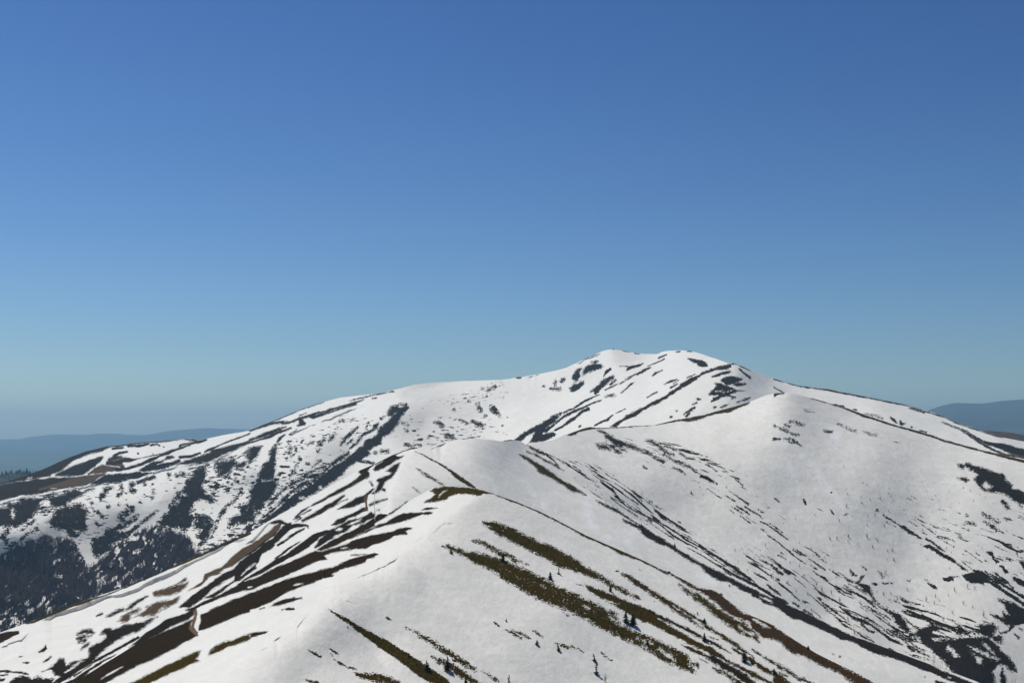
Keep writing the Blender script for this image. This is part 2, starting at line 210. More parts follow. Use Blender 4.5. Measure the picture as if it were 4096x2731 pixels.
# ================================================================ where the snow has melted: outlines and streaks, lying on the slopes
# tile: origin and scale of the sheet they were measured on; then  side kind soil fray | points ; points
# P outline, S streak (x,y,half width), H/h snow left inside, Z scattered spots, W fresher snow, T cornice or crack (height in place of soil)
TR = r"""
@1400 1900 2.94
A P o 4 | 940,185 1000,145 1110,128 1250,133 1400,143 1490,153 1590,188 1700,208 1810,253 1900,288 2060,343 2200,398 2352,468 2352,488 2200,425 2050,365 1900,305 1750,250 1620,215 1540,235 1490,245 1430,222 1330,228 1240,225 1190,245 1150,275 1110,300 1060,305 990,315 875,318 930,285 985,255 1000,215 985,198
A h s 1 | 1045,260,4 1055,230,8 1085,208,6 1140,170,3
A P b 3 | 830,415 880,385 950,378 1030,393 960,410 880,418 ; 975,445 930,435 850,440 720,440 620,450 540,480 440,540 300,600 150,670 0,735 0,750 150,690 300,625 400,595 540,570 660,540 740,510 850,470 960,465
A P b 3 | 735,625 690,615 640,618 560,635 500,660 400,680 250,710 100,745 0,780 0,885 80,860 190,865 260,825 400,780 480,750 520,715 620,705 680,700 650,660 700,640 ; 340,935 300,920 200,935 100,965 0,1000 0,1075 90,1050 180,1025 190,1000 260,965
A S b 3 | 10,940,6 60,935,8 180,930,3
A P o 7 | 1160,820 1220,830 1300,870 1400,905 1480,900 1600,930 1700,960 1800,990 1900,1030 2050,1090 2200,1160 2352,1235 2352,1411 2120,1411 2000,1340 1900,1270 1750,1180 1640,1110 1500,1050 1400,985 1300,935 1220,890 1190,920 1150,870 1090,835
A P o 6 | 1550,560 1565,540 1600,533 1700,545 1800,580 1900,620 2000,680 2100,725 2200,775 2352,830 2352,1000 2250,955 2150,905 2050,850 1950,800 1850,750 1720,685 1650,625 1580,590
A P o 8 | 1440,765 1520,755 1600,795 1700,845 1800,890 1900,940 2000,1000 2100,1050 2000,1030 1900,990 1850,960 1780,950 1680,890 1600,850 1520,800
AB P k 3 | 440,460 400,450 340,455 290,490 240,520 200,560 100,610 0,680 0,740 150,650 300,560 420,490 480,460 560,395 680,310 660,312 560,380
A T 5 0 | 50,1225,9 130,1195,9 260,1130,7 370,1075,8 480,1015,8 590,965,6
A T 1.6 0 | 650,840,6 740,800,6 ; 600,860,10 760,790,10 880,700,12 1000,660,12 1110,560,10 1250,570,8
@2000 1900 2.352
A S o 3 | 0,200,7 200,271,9 350,336,10 500,408,9 650,487,10 800,568,11 1000,658,12 1080,690,13 1150,725,14 1350,808,11 1500,888,13 1580,925,14
A S o 3 | 1080,700,8 1160,740,12 1230,768,3
A P o 7 | 0,455 100,485 200,540 300,590 450,660 550,705 650,750 720,790 800,850 900,910 1000,965 1070,1020 1170,1080 1280,1130 1330,1170 1250,1155 1150,1100 1040,1050 950,1000 850,960 750,915 650,880 550,850 450,790 350,735 250,690 150,625 50,585 0,570
A P o 4 | 800,1030 870,1055 960,1090 1080,1130 1180,1180 1300,1225 1400,1265 1480,1300 1480,1411 1350,1385 1250,1330 1150,1265 1050,1215 990,1175 900,1130 830,1080
A h s 2 | 985,1172,4 1040,1195,8 1120,1215,4
A S r 4 | 1140,928,5 1200,955,15 1280,1010,20 1360,1060,22 1440,1110,24 1540,1170,24 1600,1210,22
A S o 3 | 1680,1025,5 1740,1070,12 1850,1130,22 1950,1200,28
A S k 2 | 1095,905,6 1115,905,5 ; 1450,1185,3 ; 720,1022,3 790,1040,3
B P k 6 | 450,0 520,10 560,40 620,75 700,110 750,145 810,190 740,165 680,155 620,110 540,60 480,20
B P k 5 | 900,235 960,255 1060,300 1150,350 1250,420 1330,470 1420,530 1520,590 1620,660 1750,740 1850,800 1950,850 2060,905 2170,960 2250,1000 2352,1060 2352,1115 2250,1060 2150,1000 2060,990 1980,945 1920,890 1880,850 1780,800 1680,740 1600,680 1500,650 1400,600 1330,550 1330,520 1240,470 1160,430 1160,415 1240,440 1300,470 1250,440 1180,395 1100,350 1000,300 930,260
C S k 2 | 1040,210,3 1150,265,4 1220,310,4 1320,360,4 1420,400,5 1550,470,6 1650,530,7 1750,610,7 1900,690,7 2050,780,8 2200,870,10 2352,980,14 ; 1050,225,3 1150,300,3 1300,390,3 ; 1200,205,4 1300,270,5 ; 1240,290,3 1400,400,5 1500,460,6 1620,560,8 1750,640,7 1850,690,5
C S k 2 | 1370,420,3 1500,510,4 1640,600,3 ; 1700,560,4 1850,640,5 1990,740,6 2120,820,6 2250,880,6 ; 1800,700,3 1950,790,4 2100,880,6 2250,960,8 2352,1020,8 ; 620,20,3 720,90,3 880,180,3 960,230,3 ; 1950,120,2 2010,165,4 2080,215,3
C S k 2 | 2120,190,3 2160,215,5 2210,240,4 ; 2160,155,2 2250,210,3 2340,265,4 ; 2180,290,3 2280,350,4 ; 2220,290,3 2300,330,5 2352,360,4 ; 2160,320,2 2200,350,3 ; 2265,380,3 2352,440,4 ; 1675,435,5 1700,450,3
B W s 0 | 240,60,22 260,130,18 340,200,30 400,190,28 410,290,26 ; 830,240,40 815,370,36 860,460,30 900,490,26 ; 1000,590,26 1120,560,26 1250,550,34 1200,640,30 1330,760,20 ; 1900,980,50 1850,930,40 2000,1000,30
@2600 2251 2.94
A S o 2 | -60,-4,10 0,29,10 110,68,11 220,117,13 330,172,14 430,230,16 500,277,18 580,312,19
A P r 5 | 0,15 220,98 430,208 500,253 580,288 700,298 780,323 830,368 900,428 960,473 1030,533 1110,583 1200,618 1290,643 1380,683 1460,733 1520,788 1600,838 1720,888 1860,988 2000,1068 2170,1153 2300,1228 2352,1263 2352,1345 2280,1310 2150,1240 2080,1230 1950,1170 1850,1110 1720,1080 1640,1040 1590,990 1500,920 1400,880 1330,870 1240,790 1140,730 1060,670 960,610 900,570 840,530 790,480 750,440 690,400 620,350 560,325 500,290 430,240 330,180 220,120 100,65 0,28
A P o 8 | 330,250 400,280 470,320 560,370 640,420 720,470 800,520 860,560 920,600 1000,640 1080,680 1180,760 1260,830 1280,920 1180,870 1100,830 1030,800 960,750 880,700 800,640 730,590 680,540 600,470 520,420 460,370 400,320
A h s 4 | 1215,655,6 1280,695,12 1340,735,14 1410,765,5 ; 1060,650,4 1130,690,9 1190,730,9 ; 1050,740,4 1130,800,10 1260,850,14
A S r 7 | 0,345,24 90,385,26 170,450,26 280,535,24 380,600,20 470,660,16 560,730,12 620,770,6
A S o 5 | 110,400,12 220,450,18 330,520,18 440,590,20 540,650,16 600,680,12 650,725,20 700,770,20 800,830,20 900,900,25 1000,960,18 1080,1020,16 1150,1060,8 1220,1110,6
A S o 5 | 970,1005,8 1050,1060,18 1150,1110,22 1220,1170,25 1330,1240,24 1420,1290,24 1500,1350,26 1620,1411,28
A S k 5 | 1205,1012,3 1290,1080,7 1330,1100,14 1430,1160,14 1520,1220,18 1600,1260,12 1680,1320,12 1780,1370,12 1890,1411,12
A P b 4 | 0,555 120,610 260,680 400,750 540,820 640,880 740,930 850,990 960,1070 900,1045 820,1010 700,950 600,890 500,850 400,800 300,740 220,710 130,665 60,640 0,620
A P o 4 | 0,600 60,640 120,675 220,730 300,785 420,845 520,910 620,960 740,1010 820,1060 900,1130 1000,1190 1100,1230 1250,1300 1400,1380 1470,1411 1390,1411 1250,1350 1150,1300 1000,1230 880,1160 800,1110 700,1070 600,1020 480,970 400,920 250,850 120,780 0,720
A S b 6 | 365,965,3 430,990,12 540,1045,18 650,1095,22 760,1150,30 880,1210,38 980,1270,44 1100,1340,50 1200,1411,46
A S o 8 | 750,1240,5 820,1270,16 900,1300,16 980,1370,22 1050,1411,36 ; 1205,1411,14
A S k 3 | 700,1080,4 760,1110,5 820,1160,5 ; 580,1130,4 680,1180,4 ; 690,870,5 800,910,4
B P k 5 | 560,0 700,70 800,110 950,180 1050,230 1200,300 1300,350 1420,410 1520,450 1640,500 1760,560 1900,620 2050,690 2200,770 2352,835 2352,915 2250,890 2150,840 2000,770 1850,710 1750,670 1700,665 1640,630 1570,580 1500,520 1400,490 1330,470 1290,420 1220,390 1120,320 1020,260 940,220 850,190 810,200 740,150 640,95 680,95 600,30
B h s 4 | 1290,385,4 1350,420,14 1420,455,12 1450,475,4
BC S k 3 | 740,0,6 850,45,8 950,110,10 1050,170,14 1150,215,14 1250,265,16 1350,330,16 1450,390,16 1550,440,16 1620,480,12 ; 870,95,4 950,140,6
C S k 4 | 1380,260,10 1410,290,14 1460,325,12 1540,380,8 ; 1690,475,8 1720,490,8 1760,530,4 ; 1800,450,6 1870,470,6 ; 1820,550,8 1900,590,8 ; 1900,620,6 1960,650,5
@1000 2131 2.352
A S o 3 | 735,710,3 830,775,12 950,840,20 1040,905,28 1130,960,34 1220,1020,42 1330,1090,48 1430,1160,52 1530,1230,55 1650,1310,54 1760,1370,50 1830,1411,42
A S o 8 | 1455,885,3 1540,920,10 1620,975,14 1700,1015,20 1780,1070,24 1860,1120,24 1950,1180,26 2040,1240,22 2140,1300,10
A S o 8 | 1710,1160,6 1780,1200,24 1860,1240,30 1950,1300,35 2050,1360,30 2150,1411,18
A S o 3 | 545,1105,3 610,1140,11 675,1180,4 ; 745,1085,3 790,1115,12 828,1138,4 ; 790,1190,4 850,1225,12 910,1260,7 1000,1280,5 ; 505,1380,4 570,1400,12 640,1411,8 ; 1285,790,3 1310,805,7 1330,822,2 ; 2300,840,5 2345,880,7 ; 760,1140,5 780,1155,6
A S o 8 | 970,1305,5 1040,1340,14 1120,1350,32 1200,1360,44 1300,1380,38 1380,1411,34 ; 2180,1305,5 2240,1330,5 2330,1400,9
A P b 3 | 490,600 420,600 330,620 250,650 185,695 260,685 360,650 440,630 490,620 ; 0,935 80,930 180,915 150,940 60,960 0,985
A S k 2 | 335,712,8 370,710,11 412,710,7 ; 300,720,8 312,716,6 ; 90,715,3 140,702,3
A T 4 0 | 790,492,7 830,488,7 ; 200,1035,9 240,1005,10 310,965,6 ; 400,990,5 440,900,5 430,830,5 530,780,5 590,700,4
A T 1.6 0 | 750,600,6 830,640,6 ; 840,605,6 1020,675,6 ; 1150,390,10 1250,340,10 1330,265,9
A T 3 0 | 0,1145,6 100,1100,6 200,1045,7 ; 1120,455,5 1150,420,5 1120,400,5
A W s 0 | 1230,1300,5 1300,1345,8
@2000 2231 2.94
A P o 9 | 0,20 60,30 150,75 300,140 450,215 600,285 750,360 900,430 1000,475 1130,540 1250,600 1390,660 1340,670 1390,715 1370,740 1480,810 1600,860 1780,930 1900,990 2050,1065 2200,1150 2230,1200 2330,1240 2340,1280 2200,1240 2290,1300 2300,1350 2200,1310 2060,1265 1900,1180 1780,1100 1650,1040 1530,990 1430,940 1300,880 1200,830 1100,780 1000,720 880,660 760,610 660,565 540,530 430,480 330,420 200,340 100,290 0,225
A h s 5 | 1290,690,4 1340,720,10 1400,760,4 ; 1620,940,3 1700,985,8 1790,1000,4 ; 1880,1070,4 1960,1130,12 2060,1200,6 ; 500,318,6 525,330,3 ; 1000,575,6 1040,590,4
A S o 5 | 80,855,4 150,890,10 240,945,9 ; 140,845,5 190,875,10 280,910,8 345,950,4 ; 390,860,3 440,890,7 500,940,4 ; 650,1000,5 720,1030,12 800,1060,18 840,1040,10 890,1065,4 ; 915,1060,5 975,1105,4 ; 1195,1100,4 1240,1150,9 1310,1200,3 ; 750,640,5 805,680,6
A S o 3 | 2130,1025,4 2200,1060,12 2290,1100,14 2352,1135,14
A W s 0 | 720,1090,16 820,1150,22 960,1240,8 ; 1500,780,8 1700,880,14
@700 1950 2.94
A P b 3 | 2352,780 2230,795 2100,830 2000,870 1900,920 1750,960 1600,1000 1450,1030 1300,1080 1150,1140 1000,1190 850,1250 700,1320 480,1411 300,1490 300,1560 950,1411 1100,1350 1200,1300 1300,1240 1450,1180 1600,1130 1750,1060 1850,1040 1860,1020 1840,1010 1950,960 2100,920 2230,880 2240,850 2352,820
A H s 1 | 1390,1155 1420,1130 1510,1120 1500,1135 1430,1150
AB P b 3 | 2352,395 2250,425 2150,470 2000,540 1850,610 1650,735 1720,745 1900,680 2050,600 2200,530 2352,455
AB P b 3 | 1650,735 1500,800 1350,870 1200,925 1100,975 985,1045 900,1070 780,1110 700,1170 600,1215 480,1280 350,1330 200,1411 120,1440 200,1445 260,1411 400,1350 520,1300 680,1240 780,1215 920,1195 1050,1130 1200,1075 1350,1015 1500,950 1600,900 1700,860 1790,845 1750,800 1850,770 2000,740 2100,715 2200,720 2260,690 2352,650 2352,565 2200,600 2050,640 1900,690 1720,750
A h s 1 | 1950,715,5 1985,712,9 2030,705,5 ; 860,1172,8 905,1165,6
AB S t 2 | 250,1400,12 350,1355,12 420,1320,6
B P t 4 | 1255,410 1180,440 1120,490 1050,550 980,600 900,650 800,710 720,770 650,830 600,890 560,920 480,960 420,990 350,1020 330,1080 290,1120 200,1170 150,1210 230,1180 300,1150 350,1100 400,1040 500,1010 600,950 680,920 750,870 820,810 900,780 1000,700 1100,620 1180,560 1230,480
B P k 4 | 1350,410 1290,430 1240,490 1150,590 1060,640 980,720 860,800 760,870 680,950 560,1010 450,1090 300,1200 180,1290 40,1411 180,1411 300,1330 400,1240 440,1200 560,1120 700,1030 690,1080 620,1130 560,1180 480,1230 360,1290 340,1310 450,1290 550,1230 600,1180 680,1120 780,1080 860,1000 930,960 960,900 1030,770 1120,720 1180,670 1130,640 1250,560 1320,500 1380,470 1370,420
B h s 4 | 780,1020,4 850,950,12 950,880,8 ; 690,1040,3 560,1120,8 440,1200,8 360,1280,5
B S k 3 | 1540,440,14 1460,440,18 1390,450,18 1330,490,16 1270,540,18 1200,600,25 1110,670,28 1020,740,30 940,800,30 ; 1520,480,7 1440,520,11 1360,570,13 1280,630,17 1210,670,13 ; 1560,450,10 1565,470,6
B S b 4 | 1500,390,14 1600,340,18 1700,290,22 1800,220,25 1880,180,22 1950,120,16 2000,80,5 ; 1400,370,11 1460,345,15 1480,360,12 1420,400,7 ; 1600,215,12 1700,170,14 1800,110,18 1900,60,22 2000,15,20 2060,-20,18 ; 1600,260,5 1500,310,6 1420,360,9 ; 2030,130,5 1960,155,7 1890,190,7
B P k 3 | 1830,490 1720,520 1620,550 1560,600 1480,660 1400,720 1300,790 1200,830 1100,900 1000,960 900,1020 820,1070 770,1120 900,1060 1000,1010 1150,930 1250,880 1350,820 1480,760 1600,680 1700,600 1780,560 1850,520
B S k 3 | 1470,635,4 1400,675,9 1330,720,11 1260,780,13 1180,825,9 ; 950,930,12 880,980,12 800,1030,6
B P k 5 | 2352,310 2300,280 2240,320 2150,350 2050,380 1950,430 1840,490 1780,540 1700,610 1640,720 1720,700 1800,640 1900,560 2000,520 2100,450 2250,390 2352,350
B H s 3 | 1880,500 1930,470 1970,480 1960,500 1920,510 ; 2020,440 2080,400 2200,355 2180,390 2080,430
B P k 4 | 2270,215 2200,230 2130,270 2050,310 1980,340 1900,380 1840,440 1900,440 1980,410 2050,350 2120,330 2200,280 2270,260 ; 2352,0 2310,10 2220,90 2130,120 2060,160 1980,215 1910,260 2000,240 2060,235 2120,210 2200,180 2250,160 2270,90 2320,40
B S t 2 | 2250,110,8 2245,160,10 2255,230,10 2240,260,7
B S o 2 | 0,918,12 200,832,10 400,742,12 600,652,13 750,572,11 900,492,7 980,460,4
B T 13 0 | 0,975,20 150,905,22 300,840,22 450,780,22 560,700,18 680,630,12 800,608,8 860,615,6 ; 800,680,8 900,620,8 960,560,7 1050,480,6 1150,400,5
@0 2131 2.352
B S o 2 | 250,850,5 330,827,12 420,787,16 500,752,14 700,674,15 850,627,11 1000,582,5 1200,502,5 1400,417,8 1600,327,10 1800,247,12 1900,202,12 2100,108,13 2352,2,11
B P b 3 | -20,950 80,925 180,920 180,950 130,970 60,1010 -20,1050
B P t 7 | 1770,460 1700,480 1640,500 1550,520 1480,540 1440,560 1450,590 1500,585 1600,585 1680,555 1740,510
B S k 6 | 1750,430,5 1690,470,8 1640,495,6 ; 1390,590,8 1340,620,12 1280,650,12 1230,690,12 1190,715,6 ; 1160,715,10 1100,740,14 1040,770,14 1000,790,8 ; 960,762,7 915,780,3
B P t 8 | 1690,600 1600,635 1480,650 1380,690 1365,735 1290,780 1240,800 1200,830 1140,840 1105,830 1150,780 1200,750 1250,720 1300,705 1325,715 1290,745 1230,770 1225,795 1350,790 1450,770 1480,750 1550,680 1560,690 1500,740 1600,690 1660,660
B P k 7 | 1480,785 1430,800 1340,840 1280,840 1200,860 1130,880 1060,905 1040,890 990,900 960,930 930,970 990,950 1000,975 950,1010 890,1050 835,1080 840,1120 830,1160 700,1200 620,1240 600,1180 560,1180 500,1240 400,1310 470,1280 520,1330 580,1350 480,1411 560,1411 700,1330 830,1240 950,1120 1060,1030 1180,970 1300,920 1400,860
B h s 3 | 620,1305,5 720,1230,11 800,1160,4
B S k 9 | 730,950,8 780,920,20 850,920,22 880,930,9 ; 740,990,13 790,970,18 850,960,12 ; 735,1020,11 800,1010,11 ; 760,1085,5 820,1050,7 840,1025,4
B S k 4 | 430,1050,6 430,1080,13 400,1105,13 370,1115,5 ; 480,1155,8 440,1190,15 415,1210,7 ; 185,1163,4 205,1165,3 ; 215,1212,4 250,1212,11 272,1212,3 ; 0,1300,7 80,1300,11 150,1310,9 240,1320,11 260,1330,5 ; 0,1340,7 70,1335,5 ; 0,1385,16 40,1380,9
B P k 6 | 80,1411 150,1360 230,1345 300,1375 370,1350 420,1365 510,1370 470,1430 80,1430
AB P k 3 | 1850,700 1700,770 1560,820 1450,900 1350,960 1210,1075 1350,1025 1480,960 1600,880 1780,810 1830,770
AB S k 3 | 1300,985,9 1150,1060,13 1000,1140,13 850,1220,13 700,1300,14 560,1380,13 440,1440,10 ; 1090,1140,5 950,1210,11 850,1280,14 760,1350,18 700,1390,15 600,1430,15
AB S t 2 | 860,1235,5 780,1290,8 700,1345,8
AB P b 3 | 2352,455 2250,520 2130,560 2000,610 1880,660 1840,710 1900,670 2050,620 2200,570 2352,530
A P b 3 | 2352,580 2200,625 2100,670 2000,710 1950,740 1900,800 1870,860 1860,920 1900,915 2000,880 2100,835 2250,770 2352,740
A P b 3 | 1840,790 1700,860 1550,920 1400,980 1200,1080 1050,1150 900,1230 760,1330 640,1411 560,1450 900,1450 980,1411 1100,1350 1280,1250 1400,1200 1500,1150 1650,1080 1750,1020 1870,960 1800,900 1800,850
A h s 1 | 950,1370,4 1050,1310,8 1155,1255,3
A S p 2 | 1840,700,10 1845,760,12 1825,830,14 1810,890,16 1850,935,12
A P o 4 | 1905,1100 1870,1130 1850,1170 1880,1195 1780,1230 1700,1280 1600,1320 1500,1370 1400,1411 1200,1425 1350,1350 1450,1300 1600,1230 1750,1160 1860,1110 ; 2352,940 2250,975 2200,1000 2100,1020 2020,1060 1970,1100 1960,1150 2050,1120 2150,1060 2250,1030 2352,990
B T 13 0 | 400,840,10 520,760,12 650,715,14 760,685,14 900,640,16 1000,615,20 1150,575,24 1300,510,24 1450,430,24 1600,370,22 1750,290,20 1900,240,18 2020,180,16 2120,120,14 2200,80,10
B T 5 0 | 0,1080,16 100,1040,14 200,1000,12 300,920,10
@1000 1500 2.352
B P k 4 | 1540,675 1500,690 1440,712 1380,740 1300,775 1230,820 1180,850 1155,890 1180,905 1250,880 1320,840 1380,800 1430,780 1450,760 1400,765 1370,755 1440,720 1500,700 1580,685
B P b 4 | 1180,830 1100,850 1030,890 1020,910 1050,930 1000,970 930,1020 850,1060 770,1110 700,1150 620,1200 560,1240 650,1200 750,1150 850,1100 950,1050 1040,1000 1120,960 1130,930 1110,900 1150,860
B P k 5 | 1410,825 1380,835 1330,870 1280,905 1330,910 1320,925 1260,945 1200,970 1190,985 1215,1000 1190,1060 1150,1110 1180,1110 1240,1080 1270,1095 1275,1070 1240,1060 1260,1010 1290,980 1330,960 1360,920 1380,890
B S k 6 | 1285,1160,5 1220,1180,9 1170,1200,12 1130,1220,7 ; 1200,1265,3 1220,1268,4 ; 1135,1000,6 1150,1030,8
B P k 3 | 1300,1305 1250,1300 1200,1310 1160,1350 1100,1390 1060,1411 1150,1411 1250,1370 1320,1320
B S o 3 | 1550,718,3 1620,745,5 1700,790,7 1780,835,7 1860,885,9 1920,930,18 1990,980,19 2060,1025,18 2110,1058,14
B S k 7 | 1565,875,2 1640,925,5 1700,960,7 1760,1000,7 1830,1040,9 ; 1535,1065,5 1600,1112,4
B S k 2 | 1670,668,4 1750,645,4 1850,618,4 1950,600,3 2100,590,3 ; 1480,700,10 1530,680,9 1580,682,4 ; 1180,840,6 1240,805,6 1340,755,6 1440,710,6
B T 5 0 | 1740,680,10 1800,650,8 1860,625,6 ; 1690,700,8 1750,680,8
B S k 4 | 550,1240,5 490,1280,8 430,1330,12 ; 200,1390,8 280,1370,14 340,1400,14
D P k 6 | 1320,295 1380,280 1400,268 1480,268 1490,300 1470,330 1430,370 1400,430 1380,470 1350,510 1300,550 1240,590 1230,640 1180,670 1110,710 1130,745 1070,780 1010,820 950,850 900,880 870,940 830,950 780,990 700,1040 620,1090 540,1130 450,1200 350,1270 260,1330 150,1400 60,1411 150,1340 250,1270 330,1180 420,1110 480,1080 560,1030 620,970 700,920 770,860 850,830 900,790 950,740 1000,700 1060,660 1080,620 1150,590 1190,560 1220,500 1290,440 1330,400 1380,350 1340,370 1290,375 1290,345 1320,320
D h s 3 | 1405,290,6 1450,285,7 ; 470,1150,14 500,1145,12 ; 660,1045,12
D S k 8 | 930,710,6 900,740,12 820,800,18 740,860,12 640,950,10 540,1030,8 ; 600,885,5 540,920,11 470,970,9 400,1020,7 330,1070,6 260,1130,7 200,1200,7 160,1260,6 ; 540,990,13 450,1060,13 360,1120,13 300,1190,13 200,1290,11 100,1370,9
D S k 6 | 1020,480,4 960,530,10 900,580,10 850,650,4 ; 960,600,8 920,630,12 ; 1200,450,9 1180,480,12 ; 1160,500,7 1080,540,8 1030,590,10 990,640,8 940,680,4 ; 1260,385,7 1230,400,5 ; 840,435,3 880,432,5 ; 975,410,5 950,425,5
D S k 9 | 800,540,7 770,580,12 740,610,7 ; 700,600,12 660,640,18 640,660,5 ; 590,630,7 540,650,7 ; 660,700,7 640,720,7 ; 430,680,8 430,715,4 ; 380,680,7 370,740,7 ; 490,690,5 ; 470,790,11 ; 540,830,10 ; 440,850,4 400,920,10 370,960,5 ; 660,800,4 600,860,4
D P k 8 | 240,660 200,700 180,740 190,790 150,830 110,880 80,940 70,990 70,1020 20,1060 0,1100 -10,1280 60,1320 100,1280 160,1200 200,1130 250,1060 240,1010 200,1000 110,1010 230,970 230,900 230,820 250,740 250,690 ; -10,690 40,670 115,670 100,710 60,770 20,800 -10,830
D S b 3 | 330,560,7 290,590,12 260,630,4 ; 440,520,3 370,560,4 ; 1070,225,2 980,260,8 900,285,11 820,310,8 740,340,7 650,360,7 560,390,10 450,420,9 400,440,12 310,455,8 ; 1000,268,5 900,300,8 780,345,8 680,380,10 590,400,12 540,395,9 ; 1350,152,2 1250,170,4 1150,190,4 1050,210,3 940,240,2
D S b 3 | 1190,212,4 1150,218,2 ; 530,360,2 470,380,2 ; 770,320,5 730,335,5 ; 480,440,17 510,460,10 445,478,4 ; 340,490,4 280,505,12 200,530,13 130,555,12 60,580,10 0,600,7 ; 380,500,5 330,520,12 250,545,11 170,580,12 90,600,10 30,625,8 0,635,5 ; 360,430,3 280,440,10 200,455,10 120,480,9 50,505,9 0,520,9
D S b 2 | 690,255,2 620,275,4 540,300,3 450,335,3 330,385,3 200,440,3 100,480,4
D S k 12 | 1740,440,4 1780,455,13 1820,485,10 ; 1980,425,6 2040,460,14 ; 2090,440,14 2150,470,24 2190,495,7 ; 2280,300,18 2320,350,11 2350,390,6 ; 2140,270,8 2170,320,9 ; 2210,380,9 ; 1850,560,13 1900,580,9 ; 1440,450,5 1490,465,7 ; 1470,515,7 ; 1460,655,7 1520,665,5 1600,660,4 ; 1240,720,12 1300,715,10 ; 1180,735,10 ; 2060,240,8 ; 2250,140,12 ; 2185,130,7 ; 2300,110,10 ; 1690,570,7 ; 1920,320,7
D S k 6 | 1020,815,4 1080,825,6 1160,830,8
D T 4 0 | 350,575,10 480,520,10 600,472,10 700,438,10 800,395,10 900,350,10 1000,315,9 1090,290,7
@2000 1350 2.352
B S k 2 | 40,968,5 100,960,5 130,964,3 ; 215,985,3 280,993,4 370,990,2
B P o 5 | 165,1090 220,1100 300,1140 360,1180 430,1220 500,1270 580,1330 660,1380 720,1411 640,1411 560,1370 480,1320 420,1290 370,1270 340,1230 300,1190 230,1140
BC S k 5 | 250,1010,3 300,1035,8 360,1070,14 430,1100,12 500,1150,9 560,1230,5 600,1245,2 ; 250,1070,3 330,1100,7 420,1150,8 500,1190,8 560,1230,7 590,1240,2
C S k 2 | 560,1150,3 450,1100,4 ; 620,1180,2 700,1240,3 800,1310,3 900,1370,2 ; 680,1200,2 760,1255,3 ; 480,1260,2 620,1330,2 700,1370,2 800,1411,2
C P o 3 | 635,915 680,890 740,865 800,845 860,834 900,843 1000,846 1080,846 1200,833 1350,826 1450,813 1550,793 1650,773 1750,760 1850,738 1950,718 2050,688 2150,663 2250,633 2352,598 2352,620 2250,660 2150,705 2050,715 1950,740 1850,780 1780,792 1700,785 1600,800 1450,825 1300,838 1100,852 900,858 820,870 730,890 720,910 660,928
C P k 9 | 925,870 960,880 1000,900 1050,930 1100,960 1180,985 1260,1010 1300,1045 1340,1070 1280,1060 1200,1035 1100,1020 1040,990 990,950 970,900 ; 905,1000 960,995 1000,1020 1040,1060 980,1050 920,1030
C S k 9 | 1000,1000,8 1060,1020,13 1100,1070,14 1130,1085,6 ; 1100,1020,9 1160,1050,9 1190,1075,4 ; 1300,1050,8 1400,1090,9 1460,1130,8 1550,1180,6 ; 1375,970,6 1430,985,14 1500,1030,14 1560,1080,12 1640,1110,6 ; 1550,1110,6 1640,1160,8 1720,1190,8 1800,1230,8 1840,1260,5 ; 1560,1020,4 1650,1060,6 1760,1140,4 1820,1140,3
C S k 5 | 1600,1230,4 1680,1240,6 1740,1280,5 ; 1890,1305,8 1950,1325,11 2040,1370,5 ; 1950,1200,3 2040,1265,4 ; 1350,1205,5 1375,1222,4 ; 2210,1330,4 2280,1385,4 ; 815,1215,4 ; 860,1258,6 ; 890,1250,5
D P k 5 | 815,268 870,258 940,260 970,275 950,295 900,300 850,315 790,345 775,355 785,320 800,290 ; 760,290 755,320 745,360 730,400 700,405 680,385 690,350 710,320 735,300 ; 790,405 780,440 740,475 690,500 665,495 660,465 700,430 715,450 750,420
D S k 7 | 530,410,6 515,435,9 ; 600,385,5 575,415,10 ; 480,480,4 560,478,11 ; 410,460,4 ; 870,238,6 915,228,4 ; 1085,400,5 1040,430,5 ; 940,480,4 900,530,4 ; 1000,550,10 1060,548,10 1080,545,3
D P b 5 | 1075,355 1060,390 1000,430 960,470 920,500 890,530 880,500 850,520 900,470 950,420 1000,380
D S b 2 | 1040,300,7 1010,320,10 975,365,2 ; 1105,435,2 990,492,3 ; 940,538,2 880,560,5 800,600,7 740,640,5 690,670,3 600,710,3 ; 955,593,2 900,605,5 820,640,5 760,670,7 680,700,9 600,740,7 500,820,9 430,870,18 ; 830,670,12 780,690,10 720,740,10 650,790,12 580,840,9 520,870,8 ; 755,835,6 745,842,5
D P k 4 | 580,715 500,745 420,790 340,830 260,870 190,910 140,960 190,968 250,920 330,880 300,950 270,990 350,985 430,975 500,940 525,910 500,890 450,895 400,910 430,850 500,800 560,740
D S b 2 | 1265,420,2 1220,450,6 1180,490,5 1135,525,2 ; 1420,283,2 1360,310,10 1290,350,5 ; 1350,243,3 1300,268,10 1240,285,11 1195,310,5 1215,285,5 ; 1565,160,2 1530,175,6 1490,192,2 ; 1545,200,2 1460,240,2 1390,270,2 ; 1530,305,2 1470,330,5 1435,360,5 ; 1300,335,2 1180,390,2 ; 1235,375,2 1130,430,3 ; 1660,395,5 1600,415,8 1545,440,2
D S b 2 | 1680,405,2 1630,435,2 ; 1670,440,2 1605,470,4 ; 1480,505,2 1430,530,4 1380,558,2 ; 1180,670,2 1090,715,2 ; 1060,735,5 1010,780,10 950,800,7 890,835,3 ; 1835,345,3 1760,380,3 ; 1130,278,2 1200,280,2
